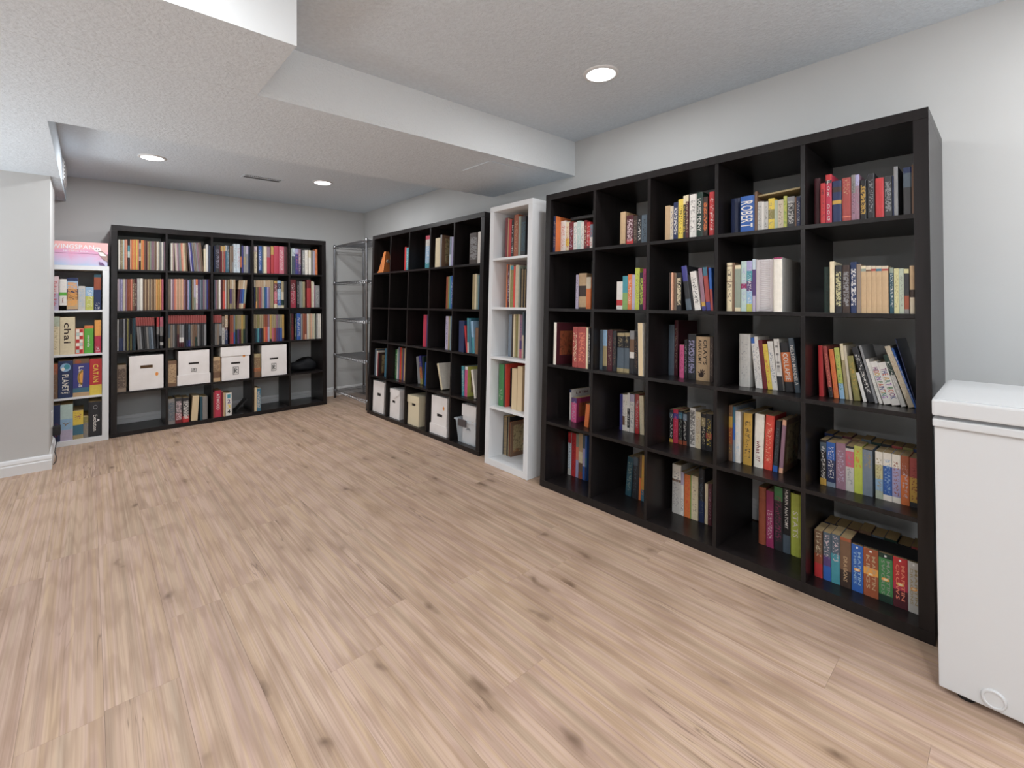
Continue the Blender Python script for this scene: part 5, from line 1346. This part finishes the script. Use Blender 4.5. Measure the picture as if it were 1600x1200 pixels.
# soft black bag
bm=bmesh.new(); bmesh.ops.create_uvsphere(bm,u_segments=28,v_segments=16,radius=1)
for v in bm.verts:
    x,y,zz=v.co; k=1+.09*math.sin(5*x+3*y)+.06*math.sin(9*y+4*zz)
    v.co=(x*.148*k,y*.11*k,max(-.42,zz)*.085*(k+.25*math.sin(3*x)))
zmin=min(v.co.z for v in bm.verts)
for v in bm.verts: v.co.z-=zmin
me=bpy.data.meshes.new('bag'); bm.to_mesh(me); bm.free(); me.polygons.foreach_set('use_smooth',[True]*len(me.polygons))
bag=link('bag',me,M_FAB); tag(bag,'soft black bag slumped on the fourth row, fifth cube, far bookcase','bag'); at_shelf(bag,'A',1.638,.17,cellb('A',3,4)[2]+.001)
link('strap',MB().tube([(-.06+.02*k,-.03+.004*k*math.sin(k),.118-.003*k-.0008*k*k) for k in range(9)],.006,6).mesh(smooth=True),M_FAB,bag)
# black bookend leaning in the low cube of the far bookcase
o=link('bookend',MB().box(0,.014,0,.12,0,.155).mesh(bevel=.003),M_BLACK); tag(o,'black slanted bookend, bottom row, third cube, far bookcase','bookend')
o.matrix_world=SH['A']['M']@Matrix.Translation((.972,.1,cellb('A',4,2)[2]+.0005))@Matrix.Rotation(.72,4,'Y')@Matrix.Translation((-.014,0,0))
# pastel game box on top of the short white bookcase
wb=empty('game_box',Vector((-2.395,5.056,1.4817))); tag(wb,'pastel pink and blue game box with a painted bird lying on the short white bookcase','board game')
bw,bd,bh=.41,.29,.196
def b_pastel(nt,b):
    k=NB(nt); tc=k.n('ShaderNodeTexCoord').outputs['Object']; sx=k.n('ShaderNodeSeparateXYZ'); k.l(tc,sx.inputs[0])
    g=k.math('ADD',k.math('MULTIPLY',sx.outputs[2],5.0),k.math('MULTIPLY',k.noise(tc,9,3,.5,.6),.6))
    k.l(k.ramp(g,[(.3,lin('#b7c8e4')),(.62,lin('#d4bfdc')),(.85,lin('#e0a3c4')),(1.1,lin('#efb6b4'))]),b.inputs['Base Color'])
M_PAST=mat('pastel_box',rough=.45,build=b_pastel)
link('box_base',MB().box(.003,bw-.003,.003,bd-.003,0,.11).mesh(),M_PAST,wb); link('lid',MB().box(0,bw,0,bd,.1,bh).mesh(bevel=.001),M_PAST,wb)
E=MB(); text_into(E,'WINGSPAN',(.066,-.0008,.137),(1,0,0),(0,0,1),.255,.036,(.85,.82,.86)); text_into(E,'NESTING BOX',(.135,-.0008,.112),(1,0,0),(0,0,1),.15,.012,(.85,.8,.86)); link('title_lettering',E.mesh(),M_COL,wb)
E=MB(); y=-.0012; wh=(.8,.78,.78)
disc(E,.342,.138,.022,.02,y,wh,18); E.poly([(.345,y,.125),(.37,y,.13),(.408,y,.09),(.408,y,.035),(.375,y,.06)],lin('#a58a84')); E.poly([(.345,y-.0003,.12),(.375,y-.0003,.115),(.4,y-.0003,.085),(.36,y-.0003,.085)],wh)
for cx in (.334,.35): disc(E,cx,.14,.004,.005,y-.0005,(.05,.05,.1),10)
E.poly([(.35,y,.035),(.375,y,.03),(.392,y,.004),(.358,y,.008)],lin('#7a5f86')); link('bird_print',E.mesh(),M_COL,wb)
# ------------------------------------------------------------------ wire rack
rk=tag(empty('wire_rack',(.09,4.5,0)),'chrome wire shelving rack in the far corner between two black bookcases','shelving rack')
RX,RY=.365,.875
for px,py in ((0,0),(RX,0),(RX,RY),(0,RY)):
    p=link('post',MB().lathe([(.0001,1.845),(.011,1.843),(.0125,1.83),(.0125,.012),(.0001,.012)],14,px,py).mesh(smooth=True),M_CHROME,rk)
    link('levelling_foot',MB().lathe([(.0001,.013),(.007,.012),(.015,.006),(.015,0),(.0001,0)],12,px,py).mesh(smooth=True),M_BLACK,p)
for zs in (1.815,1.375,.94,.51,.085):
    sh=link('wire_shelf',MB().tube([(0,0,zs+.012),(RX,0,zs+.012),(RX,RY,zs+.012),(0,RY,zs+.012)],.0032,5,True).mesh(smooth=True),M_CHROME,rk)
    link('lower_rim',MB().tube([(0,0,zs-.016),(RX,0,zs-.016),(RX,RY,zs-.016),(0,RY,zs-.016)],.0028,5,True).mesh(smooth=True),M_CHROME,sh)
    for ax,(a,b,fx) in enumerate(((0,RX,0),(0,RX,RY),(0,RY,0),(0,RY,RX))):
        n=int((b-a)/.022); pts=[]
        for k in range(n+1):
            t_=a+(b-a)*k/n; zz=zs+(.011 if k%2 else -.015); pts.append((t_,fx,zz) if ax<2 else (fx,t_,zz))
        link('truss_wire',MB().tube(pts,.0019,4).mesh(),M_CHROME,sh)
    mb=MB()
    for k in range(1,34): mb.tube([(0,RY*k/34,zs+.015),(RX,RY*k/34,zs+.015)],.0015,4)
    for k in (1,2): mb.tube([(RX*k/3,0,zs+.0115),(RX*k/3,RY,zs+.0115)],.0024,4)
    w_=link('deck_wire',mb.mesh(),M_CHROME,sh); w_['kind']='stuff'
    for px,py in ((0,0),(RX,0),(RX,RY),(0,RY)): link('collar',MB().lathe([(.013,zs-.022),(.0165,zs-.02),(.0155,zs+.02),(.013,zs+.022)],12,px,py).mesh(smooth=True),M_CHROME,sh)
# ------------------------------------------------------------------ chest freezer
fz=tag(empty('chest_freezer',(-.245,-.025,0)),'white chest freezer standing beside the near black bookcase','freezer')
FW,FD=.92,.47
link('cabinet',MB().box(.01,.01+FD-.01,-FW,-.004,.022,.792).mesh(bevel=.004),M_FREEZ,fz)
link('rim',MB().box(.001,FD,-FW,-.001,.7925,.815).mesh(bevel=.004),M_FREEZ,fz)
link('gasket',MB().box(.012,FD-.01,-FW+.01,-.012,.8152,.8248).mesh(),mat('grey_gasket','#8d8e90',.7),fz)
ld=MB().box(0,FD,-FW,0,.825,.872).mesh(bevel=.006); link('lid',ld,M_FREEZ,fz)
link('lid_top',MB().box(.012,FD-.012,-FW+.012,-.012,.8722,.875).mesh(bevel=.001),M_FREEZ,fz)
link('drain_cap',MB().lathe([(.0001,-.003),(.019,-.003),(.0205,-.0055),(.024,-.0055),(.026,-.003),(.027,.001)],36,axis='x',cx=.0098,cy=-.118,cz=.053).mesh(),M_FREEZ,fz)
for px in (.05,FD-.05):
    for py in (-.06,-FW+.06): link('foot',MB().lathe([(.0001,.0225),(.02,.0225),(.02,0),(.0001,0)],12,px,py).mesh(),M_BLACK,fz)
# ------------------------------------------------------------------ ceiling vent, access panel, side grille
vt=tag(empty('ceiling_vent',(-.93,4.46,ZF)),'dark slotted ceiling vent between the two far ceiling lights','vent')
link('backing',MB().box(-.15,.15,-.05,.05,-.0012,-.0002).mesh(),M_VENTD,vt)
for b in ((-.165,.165,-.062,-.05,-.004,-.0003),(-.165,.165,.05,.062,-.004,-.0003),(-.165,-.15,-.05,.05,-.004,-.0003),(.15,.165,-.05,.05,-.004,-.0003),(-.15,.15,-.01,.006,-.003,-.0013)): link('frame_bar',MB().box(*b).mesh(),M_CEIL,vt)
sl=MB().box(-.0026,.0026,-.05,-.0105,-.0022,-.0013).mesh(); sl.materials.append(M_CEIL)
for k in range(20): o=link('slat',sl,parent=vt); o.location=(-.142+k*.0148,0,0)
ap=link('access_panel',MB().box(-.14,.14,-.15,.15,-.006,-.0003).mesh(bevel=.002),M_CEIL); ap.location=(-.05,2.24,ZB); tag(ap,'square flat access panel under the dropped beam by the right wall','access panel')
sg=tag(empty('side_vent',(-2.258,4.95,2.2)),'white slotted wall grille on the duct side over the wall end','vent')
link('grille_plate',MB().box(.0003,.008,-.23,.23,-.08,.08).mesh(bevel=.002),M_TRIM,sg)
for k in range(5): link('slat',MB().box(.008,.014,-.2,.2,-.062+k*.028,-.048+k*.028).mesh(),M_TRIM,sg)
# ------------------------------------------------------------------ wall plug at the partition end
pl=tag(empty('outlet_plate',(XP,4.72,.30)),'white outlet plate low on the wall end beside the board games','outlet')
link('cover_plate',MB().box(.0003,.006,-.035,.035,-.057,.057).mesh(bevel=.001),M_TRIM,pl)
ad=tag(link('power_adapter',MB().box(.0065,.05,-.03,.03,-.025,.04).mesh(bevel=.004),M_BLACK),'black power adapter plugged in low on the wall end','power adapter'); ad.location=(XP,4.72,.20)
link('cord',MB().tube([(.03,0,-.025),(.032,-.01,-.06),(.025,-.03,-.1),(.022,-.06,-.14),(.03,-.08,-.17),(.03,-.12,-.1945),(.02,-.2,-.195)],.003,6).mesh(smooth=True),M_BLACK,ad)
